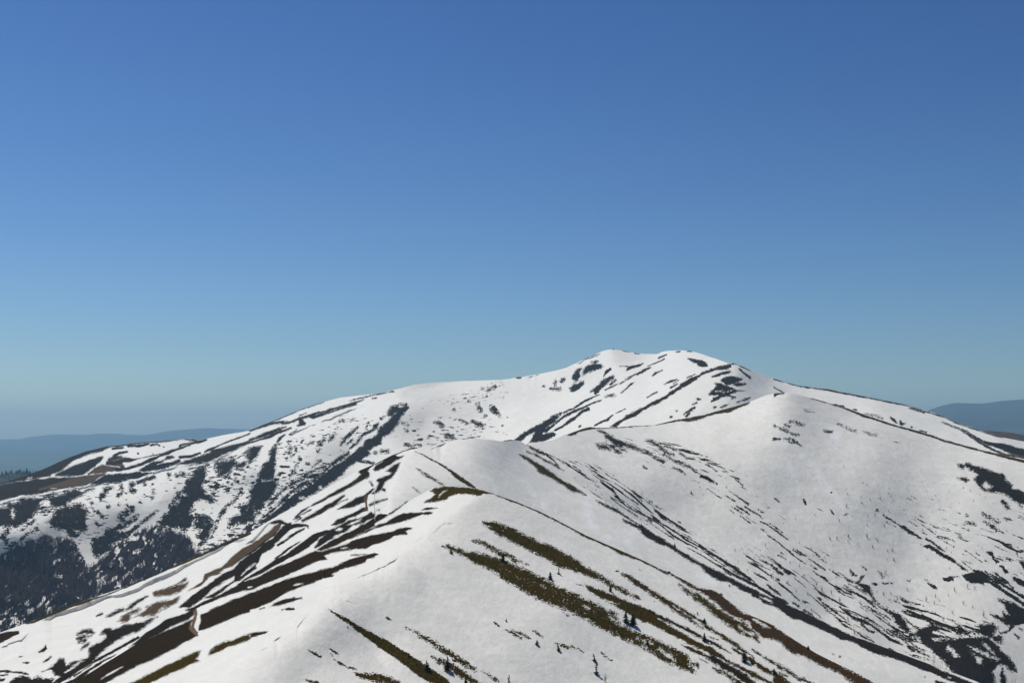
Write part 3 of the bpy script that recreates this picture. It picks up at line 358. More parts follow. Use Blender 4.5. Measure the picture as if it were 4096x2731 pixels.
D P b 3 | 2165,250 2100,270 2000,295 1900,330 1880,350 1800,385 1720,430 1660,480 1600,515 1520,570 1440,610 1350,660 1270,700 1180,745 1100,800 1030,845 1090,845 1130,810 1200,770 1280,730 1340,690 1420,650 1500,610 1550,580 1600,540 1670,500 1780,440 1870,380 1900,350 1950,330 2050,300 2130,300 2175,275 ; 1770,200 1840,205 1900,215 1940,240 1960,275 1920,280 1870,265 1850,235
D S b 2 | 1660,135,2 1695,128,3 ; 1765,127,4 1805,130,4 ; 1910,235,3 1940,270,3
D P k 4 | 2160,305 2180,325 2150,340 2090,350 2030,370 2000,370 2060,340 2110,315 ; 2070,405 2100,375 2160,365 2230,375 2285,385 2250,410 2200,430 2130,432 ; 2190,435 2240,428 2315,430 2300,445 2220,455 ; 2025,425 2080,430 2150,455 2220,480 2300,500 2250,495 2180,520 2080,555 2030,590 1985,600 1995,570 2060,535 2020,535 1965,530 1985,495 2020,470 2050,440
D h s 2 | 2030,500,4 2090,490,4 ; 2100,510,4 2180,492,4
D S k 4 | 2150,540,7 2210,555,8 2180,575,4 ; 2352,560,5 2290,585,7 2235,605,4 ; 1860,570,8 1880,575,4 ; 1840,650,7 1800,685,10 1730,725,3 ; 1780,715,5 1755,745,4 ; 1660,690,6 ; 1610,745,8 ; 2030,660,5 2010,670,4 ; 2155,630,2 2080,665,3 ; 1815,625,8 1850,610,9
D S b 2 | 2180,247,4 2230,252,3 ; 2250,262,3 2300,282,6 2352,307,6 ; 2250,290,3 2300,335,6 2352,375,8 ; 1150,123,3 1220,135,5 ; 1270,145,7 1305,150,5 ; 780,207,3 830,185,3 900,152,3 ; 160,377,7 195,375,7
D T 6 0 | 230,375,8 330,358,12 400,345,9 ; 690,262,6 760,232,5 840,190,5 960,140,4
@3096 1450 2.352
C P o 3 | 0,285 60,280 120,283 40,300 0,325
C P k 8 | 1730,950 1830,942 1880,965 1990,1000 2080,1030 2160,1050 2190,1100 2250,1150 2240,1180 2300,1190 2352,1220 2450,1270 2450,1370 2352,1325 2320,1330 2250,1290 2170,1230 2080,1215 1980,1210 1940,1170 1900,1120 1870,1100 1920,1060 1880,1010 1850,1010 1800,975 1780,1000 1740,985 ; 1710,1078 1760,1070 1800,1085 1845,1105 1800,1120 1750,1105
C H s 6 | 1950,1150 2000,1125 2060,1160 2030,1190 1980,1180
C S k 9 | 2150,1300,8 2170,1340,18 2200,1370,12 ; 2310,1335,7 2330,1350,9 ; 150,560,8 200,570,12 280,590,3 ; 100,590,8 150,600,5 ; 0,590,5 40,610,5 150,660,7 230,685,3 ; 0,715,10 50,720,8 ; 100,715,8 180,740,20 260,780,5 ; 600,580,3 690,620,7 780,655,4 ; 470,640,3 540,655,7 ; 840,650,3 900,675,5 960,680,3
C S k 2 | 280,440,2 350,440,3 ; 280,460,1.5 390,468,1.5 ; 1130,740,2 1180,745,2 ; 275,1285,6 290,1310,11 300,1335,4 ; 540,1225,8 ; 970,1385,7 985,1400,5 ; 1210,1390,3 1240,1400,3 ; 1260,1280,5 1285,1285,3 ; 1780,1180,5 ; 1500,1130,4 1525,1140,3
C S o 2 | 350,335,2 450,364,3 560,395,4 620,414,6 680,434,8 760,467,10 850,502,12 950,532,10 1050,567,9 1150,597,10 1250,622,10 1350,652,10 1500,697,10 1600,737,10 1700,762,10 1850,802,10 2000,842,8 2100,867,12 2200,892,14 2352,927,14 2450,947,12
C W s 0 | 60,790,30 90,750,30 ; 510,590,14 560,650,30 600,710,20 ; 410,1000,14 430,1080,14 480,1160,18 530,1220,12 ; 180,1000,26 180,1080,20 ; 270,885,18 340,890,14 ; 780,1250,26 ; 140,1310,10 200,1390,12 ; 930,830,10 960,880,10 ; 450,1140,14 620,1320,20 660,1350,16
D S b 2 | 0,154,3 100,182,2 200,210,4 300,230,4 400,245,4 500,256,5 600,281,5 700,297,5 800,318,5 900,333,4 1000,353,5 1150,383,5 1250,402,4 1350,434,3 1420,460,2 1600,514,2 1750,582,2 1950,647,2 2150,707,3
D S k 3 | 1275,428,3 1340,445,6 1410,470,6 ; 1580,560,2 1650,590,4 1750,630,3 1850,690,5 1950,760,8 2050,820,8 2150,870,8 ; 1700,600,2 1800,640,4 1880,690,6 1960,740,11 2050,770,17 2150,790,34 2250,830,44 2352,860,46 2450,900,46 ; 1100,520,7 1130,550,12 1155,580,5 ; 1190,550,8 1195,585,16 1235,572,4 ; 1295,610,7 ; 1380,640,7 1430,655,7 ; 750,437,3 775,440,2 ; 650,410,8 560,392,3
D S k 8 | 860,485,4 950,500,6 1020,530,5
D S t 2 | 2100,860,6 2200,880,8 2352,905,9 2450,930,10
D S b 2 | 0,232,2 90,280,2
@2800 1850 2.94
C S k 3 | 20,165,10 70,168,12 110,190,11 140,210,4 ; 100,310,3 160,350,4 230,400,5 ; 295,380,3 350,415,7 410,455,6 ; 430,505,3 500,545,7 570,590,7 ; 525,508,4 600,555,7 680,600,4 750,655,3 ; 375,508,3 440,555,4 515,605,3 ; 470,618,3 530,655,6 590,700,5 ; 540,625,3 600,665,5 655,700,3 ; 700,675,3 780,710,4 870,775,5 950,830,9 1030,890,5 ; 820,705,2 900,760,4 975,815,3
C S k 3 | 720,765,4 780,805,5 ; 800,845,5 870,890,7 940,940,5 980,980,5 1040,1020,9 1100,1080,5 1180,1140,5 1240,1185,3 ; 350,545,3 390,582,3 ; 870,400,5 910,435,7 945,465,3 ; 1530,560,5 1555,590,7 1578,615,4 ; 360,340,2 430,390,3 530,460,7 570,495,3 ; 680,540,3 740,580,4 ; 1090,1015,3 1150,1055,4 1190,1082,3 ; 1135,1018,3 1240,1085,4 ; 1285,1125,4 1350,1165,7 1420,1215,9 1470,1255,11 ; 70,30,4 120,60,4 200,110,4 ; 400,180,4 450,215,4 500,260,3
C S k 6 | 800,1105,4 870,1150,9 940,1215,13 1000,1270,10 1050,1310,12 ; 840,1215,9 900,1260,14 970,1310,12 ; 810,1310,5 870,1340,9 920,1380,8
C S k 3 | 930,1085,3 1010,1130,4 ; 1300,1200,3 1370,1245,4 ; 1330,1270,3 1400,1320,7 1450,1355,12 1505,1388,5 ; 1520,1245,3 1600,1300,5 1665,1350,4 ; 1340,1040,4 1370,1075,4 1400,1100,3 ; 1420,1125,3 1480,1165,3 ; 1220,430,9 1236,470,13 1248,492,5
C S k 2 | 0,975,6 100,1040,6 200,1100,6 300,1165,9 380,1230,13 450,1280,15 550,1340,11 640,1405,8 ; 0,1000,3 60,1050,7 180,1110,4 300,1190,4 420,1290,4 500,1340,4 600,1411,5 ; 0,1030,4 100,1090,5 200,1160,4 340,1240,4 450,1330,4 540,1390,7 ; 0,1075,4 100,1150,4 200,1200,7 300,1270,7 400,1330,7 500,1400,9
C W s 0 | 0,620,20 30,640,16 ; 1080,80,20 1080,170,20 ; 1390,90,20 1440,200,14 1490,280,16 1540,340,12 ; 600,210,10 650,280,10 690,330,8 ; 1050,460,10 1100,530,10 1190,620,8 ; 650,880,8 700,950,10 740,1020,22 ; 1620,430,20 1680,500,20 1680,580,14 ; 1170,310,18 1130,360,18 ; 990,375,14 ; 850,50,26
@3296 1850 2.94
C S k 4 | 700,618,5 740,650,12 800,685,10 850,720,9 880,740,8 960,780,20 1030,825,20 1100,865,11 1140,890,5 ; 735,700,11 ; 760,720,4 850,760,5 ; 1175,985,8 1230,990,21 1300,1025,16 1350,1060,20 1420,1100,18 1500,1140,16 1560,1185,13 1640,1245,11 1690,1270,5 ; 1140,965,9
C S k 3 | 990,685,2 1040,715,4 1100,750,3 ; 1150,732,2 1240,795,6 1320,860,5 1400,920,6 1480,970,5 1530,995,9 ; 1390,885,3 1460,930,4 ; 1200,890,3 1270,935,9 1340,985,7 1420,1050,7 ; 1625,1165,4 1680,1210,4 1735,1245,5 ; 1910,1045,5 1960,1070,25 1990,1100,13 1990,1130,9 2030,1160,18 2060,1165,5 ; 2070,1210,7 2100,1220,16 2120,1260,12 2140,1275,22 2170,1290,5 ; 2230,1355,12 2290,1375,18 2352,1400,18 ; 2320,1170,18 2360,1220,28 ; 1660,1040,4 1690,1050,3 1780,1110,2 1860,1170,6 ; 1790,1060,3 1830,1090,4
C S k 10 | 2095,440,5 2120,490,18 2150,520,22 2180,540,6 ; 1870,610,8 1940,650,14 2000,690,18 2050,700,12 ; 1890,710,9 1960,740,14 2030,790,16 ; 2130,670,13 2170,670,11 ; 1650,720,9 1740,720,11 1780,740,6 ; 1680,630,9 ; 2290,630,9 2350,650,9
C P k 4 | 1620,1330 1700,1290 1740,1285 1850,1320 1920,1360 1980,1411 1740,1411 1680,1380
C S k 3 | 1600,1330,3 1530,1340,4 1490,1350,16 1430,1370,20 1400,1355,7 ; 1760,1265,9 1850,1300,18 1950,1360,16 2020,1411,15 ; 1850,1275,3 1950,1340,9 2050,1411,11 ; 1890,1270,3 2000,1330,11 2100,1390,13 2140,1411,13 ; 1990,1285,3 2080,1340,6 2160,1400,7 ; 1890,1145,3 1915,1155,3 ; 1250,730,3 1290,755,4
C S k 6 | 310,1250,9 330,1290,18 370,1320,10 ; 450,1215,4 480,1245,6 500,1265,4 ; 650,1290,9 680,1310,14 690,1350,7 720,1320,8 ; 460,1335,14 420,1390,14 390,1411,11 ; 1000,1390,12 ; 1180,1365,7 1210,1380,5 ; 525,1320,5 ; 620,565,5 645,575,4 ; 240,620,5 275,610,3 ; 80,560,5 105,595,7 120,615,4 ; 990,425,5 1015,432,3 ; 2270,1080,10
C W s 0 | 200,480,24 230,540,20 ; 380,380,26 ; 500,780,28 540,740,20 ; 570,240,16 ; 760,300,16 ; 470,700,26
@3096 2131 2.352
C P k 7 | 780,470 890,475 910,530 935,590 960,640 1010,680 1080,720 1150,760 1200,790 1230,830 1250,880 1300,930 1350,990 1320,990 1250,930 1190,890 1140,840 1110,780 1040,720 980,680 930,630 880,570 830,520 790,495
C S k 6 | 770,465,4 800,440,5 825,410,9 ; 725,370,12 750,385,15 ; 1000,380,11 1040,390,7 1030,415,5 ; 930,475,5 960,480,7 ; 1030,475,4 1110,475,7
C P k 8 | 1330,910 1400,900 1440,890 1500,870 1550,900 1530,930 1500,930 1510,970 1490,990 1500,1015 1600,1005 1650,1000 1700,990 1800,985 1880,970 1990,965 2040,1000 2100,1060 2160,1120 2230,1180 2280,1270 2285,1300 2230,1300 2170,1240 2100,1240 2060,1290 2080,1360 2070,1450 1950,1450 1830,1411 1700,1340 1640,1260 1600,1200 1540,1160 1500,1120 1440,1070 1400,1030 1350,970
C H s 6 | 1640,1050 1700,1110 1740,1160 1700,1170 1680,1140 1620,1080 ; 1870,1130 1950,1180 1960,1230 1930,1230 1890,1180 ; 1830,1060 1900,1080 1960,1110 2050,1150 2120,1180 2090,1190 2000,1160 1920,1110 ; 1960,1020 2010,1060 2060,1110 2080,1150 2030,1110 1980,1060
C P k 8 | 1690,870 1740,860 1780,890 1830,930 1900,930 1930,900 1940,860 2000,860 2060,840 2090,880 2120,880 2080,940 2060,960 2130,960 2160,1000 2160,1035 2100,1030 2050,990 1980,960 1900,950 1850,940 1780,950 1700,960 1720,940 1800,930 1740,925 1700,900 ; 2115,620 2200,640 2260,640 2300,680 2352,700 2420,740 2420,850 2352,850 2290,870 2230,870 2180,860 2130,830 2080,800 2030,760 2080,770 2150,800 2150,740 2200,760 2180,700 2140,660
C S k 4 | 2400,840,8 2280,850,8 2230,890,11 2180,930,7 2130,945,4 ; 2300,880,5 2340,910,6 ; 2260,940,4 2300,980,11 ; 1640,890,7 1680,890,7 ; 1600,430,5 1640,440,14 1680,430,14 ; 1455,470,7 1500,500,14 1530,515,5 ; 1415,433,7 1435,440,4 ; 1210,735,7 1250,760,5 ; 1390,770,4 1430,800,7 1470,840,10 1510,890,18 ; 1225,800,3 1280,850,5 1330,890,7
C P k 3 | 1760,395 1850,370 1900,380 1960,430 1980,490 1900,460 1820,440
C S k 3 | 1880,355,7 1980,420,14 2080,490,14 2180,560,12 2280,620,14 2400,700,18 ; 1980,360,4 2080,430,11 2200,510,12 2300,570,14 2400,630,18 ; 1940,360,3 2060,450,7 2160,530,7 2300,620,9 ; 2080,380,3 2180,450,7 2250,510,7
C S k 4 | 1270,0,12 1330,20,12 1370,45,9 ; 1430,60,7 1500,100,9 1560,150,9 1610,180,5 ; 2260,430,12 2320,470,20 2400,500,20
C S k 4 | 0,260,5 60,300,5 140,380,7 ; 180,155,2 290,205,4 ; 330,240,3 400,285,7 480,345,7 ; 345,300,2 400,335,3 ; 385,370,2 440,410,7 510,450,4 ; 520,340,2 580,380,5 635,415,4 ; 440,240,2 490,270,3 ; 580,500,3 630,530,9 680,570,5 ; 570,515,3 620,555,7 670,590,4 745,615,5 ; 660,495,2 750,550,3
C S k 4 | 870,640,2 950,700,5 1010,770,4 1080,850,5 1150,910,7 1250,990,7 1330,1060,7 1420,1120,4 ; 400,600,7 430,610,7 450,650,4 530,700,11 610,760,11 700,825,4 ; 440,670,3 520,730,4 600,800,5 650,850,9 720,890,9 800,940,7 870,990,3 ; 620,690,4 680,740,9 750,790,16 830,820,18 900,850,12 960,890,11 1030,940,13 1100,990,18 1180,1030,11 1215,1045,4 ; 820,850,5 880,900,13 940,920,9
C S k 4 | 870,960,3 940,1015,5 ; 820,705,2 890,750,3 ; 1160,950,3 1260,1040,5 1330,1090,11 1400,1130,6 1460,1160,3 ; 1260,1060,9 1310,1100,13 ; 1310,1145,7 1370,1160,4 ; 0,540,8 60,590,6 ; 40,205,3 110,240,3 ; 180,660,3 240,690,4 ; 270,650,4 330,655,5 ; 280,730,5 340,760,5 400,800,4 ; 1080,1075,4 1140,1110,5
B P k 4 | 0,588 60,618 130,678 250,728 350,778 450,828 600,898 700,948 800,988 900,1023 1000,1058 1100,1098 1250,1148 1400,1198 1500,1248 1600,1298 1750,1358 1870,1409 2000,1470 1850,1470 1700,1411 1600,1370 1500,1320 1400,1290 1250,1220 1160,1190 1050,1160 950,1130 870,1100 780,1040 650,980 560,940 450,890 350,850 250,815 200,820 140,790 90,740 0,690
B h s 2 | 1640,1355,5 1665,1362,4
B S k 4 | 540,1130,4 560,1140,3 ; 620,1165,6 ; 1420,1355,4 ; 1530,1400,12 1600,1420,16
A P r 6 | 0,868 60,918 200,1008 330,1078 450,1138 560,1208 680,1268 800,1328 950,1409 1050,1460 820,1460 740,1411 650,1340 550,1280 450,1230 330,1190 220,1130 130,1080 60,1020 0,990
A S o 6 | 0,1215,6 60,1250,10 150,1310,12 250,1370,12 350,1411,12 ; 40,1300,4 120,1345,4
A P o 5 | -10,1290 60,1340 120,1380 190,1430 -10,1430
@0 1600 2.352
D P b 4 | -20,775 0,770 200,712 400,642 600,552 800,477 1000,427 1300,392 1700,362 1850,372 1850,384 1760,372 1690,368 1500,395 1380,400 1220,420 1100,435 1010,445 960,480 860,500 790,520 700,560 620,620 560,670 480,695 480,710 300,740 100,775 0,790 -20,795
D P k 4 | 970,530 900,545 820,570 760,590 700,610 620,650 550,680 520,700 520,715 650,710 760,700 840,660 900,610 940,570 ; 990,700 1100,690 1250,690 1180,730 1130,760 1000,770 850,785 900,750 ; 1000,590 1030,540 1090,520 1140,525 1160,550 1100,560 1030,590 ; 1310,670 1380,610 1450,580 1540,570 1520,600 1480,610 1600,590 1690,560 1700,590 1640,620 1550,650 1500,665 1400,675 ; 1620,520 1580,530 1530,570 1640,545 ; 1250,690 1200,720 1160,745 1300,730 1450,690 1350,690 1280,680
D P b 4 | -20,805 0,800 100,780 300,748 500,728 700,718 850,704 1000,684 980,700 900,740 860,770 820,785 700,810 500,850 300,890 180,895 60,935 0,950 -20,955
D P t 3 | 840,700 1000,685 920,720 860,760 700,800 500,810 380,835 450,810 600,770 720,720 ; 1000,590 1080,570 1180,540 1240,550 1300,560 1150,590 1170,630 1140,640 1000,620 ; 870,650 960,610 1060,620 1140,640 1160,650 1080,660 950,680 820,695
D h s 2 | 480,828,4 540,832,4 ; 265,730,3 300,724,3 ; 990,612,3 1130,632,4
D S b 2 | 1200,485,4 1130,495,7 1070,520,7 ; 1840,395,5 1700,450,7 1600,490,10 1500,530,10 1400,570,12 1300,610,10 1200,640,10 1100,660,7 ; 1600,490,2 1400,530,2 1250,560,2 1000,600,2 ; 1690,540,9 1800,530,9 1880,500,5 ; 1210,430,12 1260,430,9 1320,430,12 1400,410,5 ; 1420,425,7 1480,415,5 1500,430,4 ; 1940,370,9 1870,390,10 1800,400,5 1700,420,9 1690,435,7 ; 1300,506,5 ; 1440,510,4 ; 1540,443,4 ; 1060,455,7 1100,450,9 1160,445,5 ; 2352,310,3 2250,350,4 2150,385,4 2050,430,5 1960,470,7 1930,490,4
D P b 4 | 1990,480 2150,430 2352,370 2352,405 2200,470 2100,510 2040,545 1980,575 1900,595 1750,610 1640,620 1700,590 1800,560 1900,530
D P k 9 | 0,990 90,960 110,975 190,960 170,940 200,925 330,930 370,940 440,895 510,878 550,880 470,930 380,960 370,1000 340,1060 300,1110 200,1170 150,1200 60,1200 -20,1180 -20,1000 ; 470,930 560,890 610,860 700,840 770,850 780,890 700,910 640,960 620,1000 550,1000 490,1010 480,960
D P k 10 | 490,1100 520,1050 580,1020 650,1000 740,970 800,990 830,1050 820,1100 800,1150 830,1220 770,1240 700,1230 760,1290 700,1300 640,1270 600,1220 540,1210 480,1190 500,1150 420,1150
D h s 8 | 120,1040,8 120,1100,10 ; 0,1000,8 60,995,8
D S k 10 | 770,860,10 830,830,13 880,820,5 ; 440,1030,5 400,1055,12 ; 320,1130,9 260,1170,10 200,1220,7 ; 340,1210,9 260,1260,12 180,1310,12 100,1370,11 ; 100,1180,26 60,1240,14 ; 20,1280,18 60,1330,12 ; 1140,790,9 1150,850,17 1110,900,12 ; 1240,790,22 1230,840,18 1260,860,16 ; 1360,790,11 ; 860,960,10 ; 1020,1000,10 ; 1450,860,16 ; 1430,920,11 ; 1320,960,10 ; 1120,980,10
D P k 8 | 970,820 1020,800 1070,815 1000,850 980,900 940,940 930,900 950,870 980,860
D S k 6 | 1300,770,12 1380,745,14 1450,725,11 ; 1590,705,13 ; 1660,710,10 1730,690,9 ; 1490,1040,3 1400,1100,9 1330,1160,12 1260,1210,12 1180,1290,9
D P k 9 | 1940,615 1880,640 1820,670 1830,700 1760,740 1740,820 1700,850 1640,900 1630,950 1690,940 1690,960 1600,990 1590,1050 1530,1080 1510,1120 1480,1140 1520,1190 1600,1190 1680,1200 1740,1220 1800,1170 1840,1100 1780,1050 1830,960 1900,920 1960,940 2000,960 2010,930 1940,890 1900,830 1920,760 1935,700
D h s 4 | 1722,888,8 1740,885,5
D P k 12 | 1830,1060 1900,1080 1960,1100 2010,1150 2000,1200 1980,1250 1960,1300 1900,1380 1860,1411 1880,1300 1850,1260 1890,1220 1820,1180 ; 2030,590 2100,560 2200,560 2230,600 2180,640 2150,690 2130,730 2060,690 2020,640 ; 2400,960 2300,980 2250,1010 2260,1060 2200,1100 2160,1140 2150,1200 2250,1170 2400,1160
D S k 12 | 2330,490,18 2340,540,13 ; 2250,620,22 2290,600,22 ; 2220,720,6 2190,790,6 ; 2150,780,6 2140,860,6 ; 2280,850,18 2240,900,12 2190,960,12 2140,1000,11 2090,1060,12 2060,1130,11 2020,1200,9 1990,1290,8 ; 1200,1000,18 1250,1030,18 1200,1060,18 1130,1090,18 1160,1140,12 ; 930,1050,12 960,1100,10 ; 1290,1090,11 1240,1140,18 1170,1180,18 1080,1210,18
D P k 10 | 870,1310 980,1270 1000,1220 1050,1200 1130,1230 1190,1230 1200,1250 1160,1290 1110,1330 1060,1360 1000,1425 900,1480 860,1400
D Z k .17 | 800,850 1500,760 1900,600 2352,480 2500,700 2400,1250 2000,1411 1700,1250 1300,1250 900,1411 500,1300 0,1411 0,1000 400,980
D T 4 0 | 0,975,9 200,930,9 400,890,9 600,850,9 800,808,9 1000,780,9 1200,750,9 1400,700,9 1600,650,10 1800,615,10 2000,590,10 2100,530,10 2200,480,9 2352,425,9
@0 1600 2.352
D Z k .36 | 1760,880 2040,900 2060,1100 2020,1290 1810,1230 1760,1050 ; 1880,720 2060,720 2060,860 1900,880
D Z k .24 | -20,980 440,960 520,1100 420,1250 200,1411 -20,1411 ; 880,960 1320,940 1340,1100 1180,1260 880,1270 ; 2040,1020 2372,880 2372,1320 2100,1430 1880,1430 ; 700,1180 900,1200 860,1320 700,1330
@1000 1500 2.352
D Z k .50 | 60,980 270,940 290,1100 190,1270 40,1350 -20,1300
D Z k .36 | 400,1000 760,820 900,860 700,1050 350,1250 150,1350 100,1280 250,1120
@0 2131 2.352
D Z f .72 | -40,230 0,215 130,140 170,90 260,70 440,20 500,60 560,40 700,80 760,200 820,300 900,290 1000,200 1100,90 1250,10 1400,-60 1480,-90 1600,-40 1750,20 1830,100 1840,190 1900,200 2000,140 2250,40 2352,-100 2500,0 2000,400 0,1100 -40,1000
D Z k .45 | 2000,180 2100,100 2150,0 2300,-100 2500,-60 2352,60
@1000 1500 2.352
D Z k .14 | 1400,430 1700,250 2000,180 2352,60 2500,300 2400,560 2000,600 1600,660 1300,760 1050,800
D Z k .22 | 250,650 600,560 850,400 1200,360 1280,450 1000,700 700,900 300,1060 240,900
@2000 1350 2.352
C Z k .17 | 900,900 1300,980 1600,980 2200,1250 2700,1700 2600,1800 2100,1450 1500,1200 1100,1100 ; 560,1150 900,1200 1500,1600 2000,2000 2400,2300 1900,2200 1400,1750 800,1350
@3096 2131 2.352
C Z k .27 | -300,150 100,0 500,200 900,600 1400,1000 1500,1200 1000,1080 400,800 -100,550 ; 1100,600 1500,600 2200,900 2100,1000 1400,1000
@3096 1450 2.352
C Z k .10 | 700,1100 1500,1300 2000,1500 2352,1400 2352,2000 1700,2000 700,1700 200,1300
"""
SOIL = dict(k=(.0140, .0122, .0098), o=(.031, .024, .0032), b=(.0175, .0128, .0068), r=(.036, .0235, .012), t=(.062, .048, .033), p=(.10, .073, .056), f=(.022, .019, .022), s=(.8, .8, .8), g=(.05, .05, .05))

def parse():
    out = []; ox = oy = 0; sc = 1
    for ln in TR.strip().splitlines():
        if ln[0] == '@':
            ox, oy, sc = [float(q) for q in ln[1:].split()]; continue
        hd, body = ln.split('|'); lay, kind, soil, fr = hd.split()
        for sh in body.split(';'):
            pts = [[float(q) for q in p.split(',')] for p in sh.split()]
            if not pts: continue
            P = [[ox+p[0]/sc, oy+p[1]/sc]+([p[2]/sc] if len(p) > 2 else []) for p in pts]
            out.append((lay, kind, soil, float(fr), np.array(P)))
    return out

def sd_poly(u, v, P):
    n = len(P); d = np.full(u.shape, 1e18); ins = np.zeros(u.shape, bool)
    for i in range(n):
        a = P[i]; b = P[(i+1) % n]; e = b-a; wx = u-a[0]; wy = v-a[1]
        t = np.clip((wx*e[0]+wy*e[1])/max(e@e, 1e-9), 0, 1)
        d = np.minimum(d, (wx-e[0]*t)**2+(wy-e[1]*t)**2)
        c = ((a[1] <= v) & (b[1] > v)) | ((b[1] <= v) & (a[1] > v))
        if abs(e[1]) > 1e-9: ins ^= c & (u < a[0]+(v-a[1])*e[0]/e[1])
    d = np.sqrt(d); return np.where(ins, d, -d)

def sd_stroke(u, v, P):
    if len(P) == 1: return P[0, 2]-np.hypot(u-P[0, 0], v-P[0, 1])
    out = np.full(u.shape, -1e9)
    for a, b in zip(P[:-1], P[1:]):
        e = b[:2]-a[:2]; wx = u-a[0]; wy = v-a[1]
        t = np.clip((wx*e[0]+wy*e[1])/max(e@e, 1e-9), 0, 1)
        w = a[2]+(b[2]-a[2])*t
        out = np.maximum(out, w-np.hypot(wx-e[0]*t, wy-e[1]*t))
    return out

def paint(k, P, U, V, vis, shapes):
    """melt field (in picture units at the mesh points, >0 bare), soil colour, edge fray, fresh snow, groove depth"""
    sh = U.shape; u = U.ravel(); v = V.ravel(); x, y, z = [P[..., i].ravel() for i in range(3)]
    Fm = np.full(u.shape, -14.); fr = np.full(u.shape, 2.); soil = np.tile(np.array(SOIL['k']), (u.size, 1))
    fresh = np.zeros(u.shape); grv = np.zeros(u.shape)
    pix = np.hypot(x, y)/F                                  # metres per picture unit there
    for order in ('Z', 'PS', 'Hh', 'W'):
        for lay, kind, sl, f, Q in shapes:
            if k not in lay or kind not in order: continue
            m = 20+(Q[:, 2].max() if Q.shape[1] > 2 else 0)+(20 if kind == 'W' else 0)+(90 if kind == 'T' else 0)
            b = np.nonzero((u > Q[:, 0].min()-m) & (u < Q[:, 0].max()+m) & (v > Q[:, 1].min()-m) & (v < Q[:, 1].max()+m))[0]
            if len(b) == 0: continue
            ub, vb = u[b], v[b]
            if kind in 'PHZ': d = sd_poly(ub, vb, Q[:, :2])
            else: d = sd_stroke(ub, vb, Q)
            if kind == 'Z':
                # scattered bare spots: bands along the contour on the massif, streaks down the fall line elsewhere
                if k == 'D':
                    s = 5. if sl == 'k' else 5.5
                    nz = fbm(x[b]/(s*1.6)+3, y[b]/(s*3.0), z[b]/(s*.42), 3) if sl == 'k' else fbm(x[b]/(s*.8)+3, y[b]/(s*3.0), z[b]/(s*1.6), 3)
                    big = fbm(x[b]/110, y[b]/110, z[b]/60, 2)
                else:
                    al = (x[b]*.8-y[b]*.6); ac = (x[b]*.6+y[b]*.8)
                    nz = fbm(al/14., ac/3.2, 1.3, 3); big = fbm(al/160, ac/40, 0, 2)
                th = np.interp(f, [0, .1, .2, .3, .5, .8, 1], [.62, .50, .36, .22, .02, -.22, -.6])
                val = (nz+big*.55-th)*22
                val = np.minimum(val, d*.4)
                g = val > Fm[b]
                Fm[b[g]] = val[g]; q = b[g & (val > -8)]; soil[q] = SOIL[sl]; fr[q] = 3.
            elif kind in 'PS':
                f2 = f*.8+.8 if k == 'D' else f*(.8 if k in 'BC' else 1.05)+.4
                # the border wanders a little, by the lie of the ground
                nz = fbm(x[b]/(pix[b]*26), y[b]/(pix[b]*60), z[b]/(pix[b]*16), 3)
                dd = d+nz*f2*.9+((1.8 if f >= 6 else 1.2) if k == 'D' else 0)-(.5 if k == 'A' and sl == 'b' else 0)
                g = dd > Fm[b]; Fm[b[g]] = dd[g]
                q = b[d > -7]; soil[q] = SOIL[sl]; fr[q] = f2
            elif kind in 'Hh':
                Fm[b] = np.minimum(Fm[b], -d)
            elif kind == 'W':
                wv = np.clip((d+14)/26, 0, 1)*np.clip(.62+fbm(x[b]/(pix[b]*40), y[b]/(pix[b]*90), z[b]/(pix[b]*30), 3)*1.3, 0, 1)
                fresh[b] = np.maximum(fresh[b], wv)
    Fm = np.clip(Fm, -14, 14)
    # outside the photographed part: loose streaks
    hid = ~vis.ravel()
    al = x*.8-y*.6; ac = x*.6+y*.8
    gen = (fbm(al/60., ac/22., 0, 4)-.36)*34
    Fm[hid] = np.where(Fm[hid] > -13.9, Fm[hid], np.clip(gen[hid], -14, 14))
    out = ((u < -40) | (u > W+40) | (v > H+40)) & (Fm < -13.5)
    Fm[out] = np.clip(gen[out], -14, 14); fr[out] = 5.
    return [a.reshape(sh) for a in (Fm, fr, fresh, grv)]+[soil.reshape(sh+(3,))]
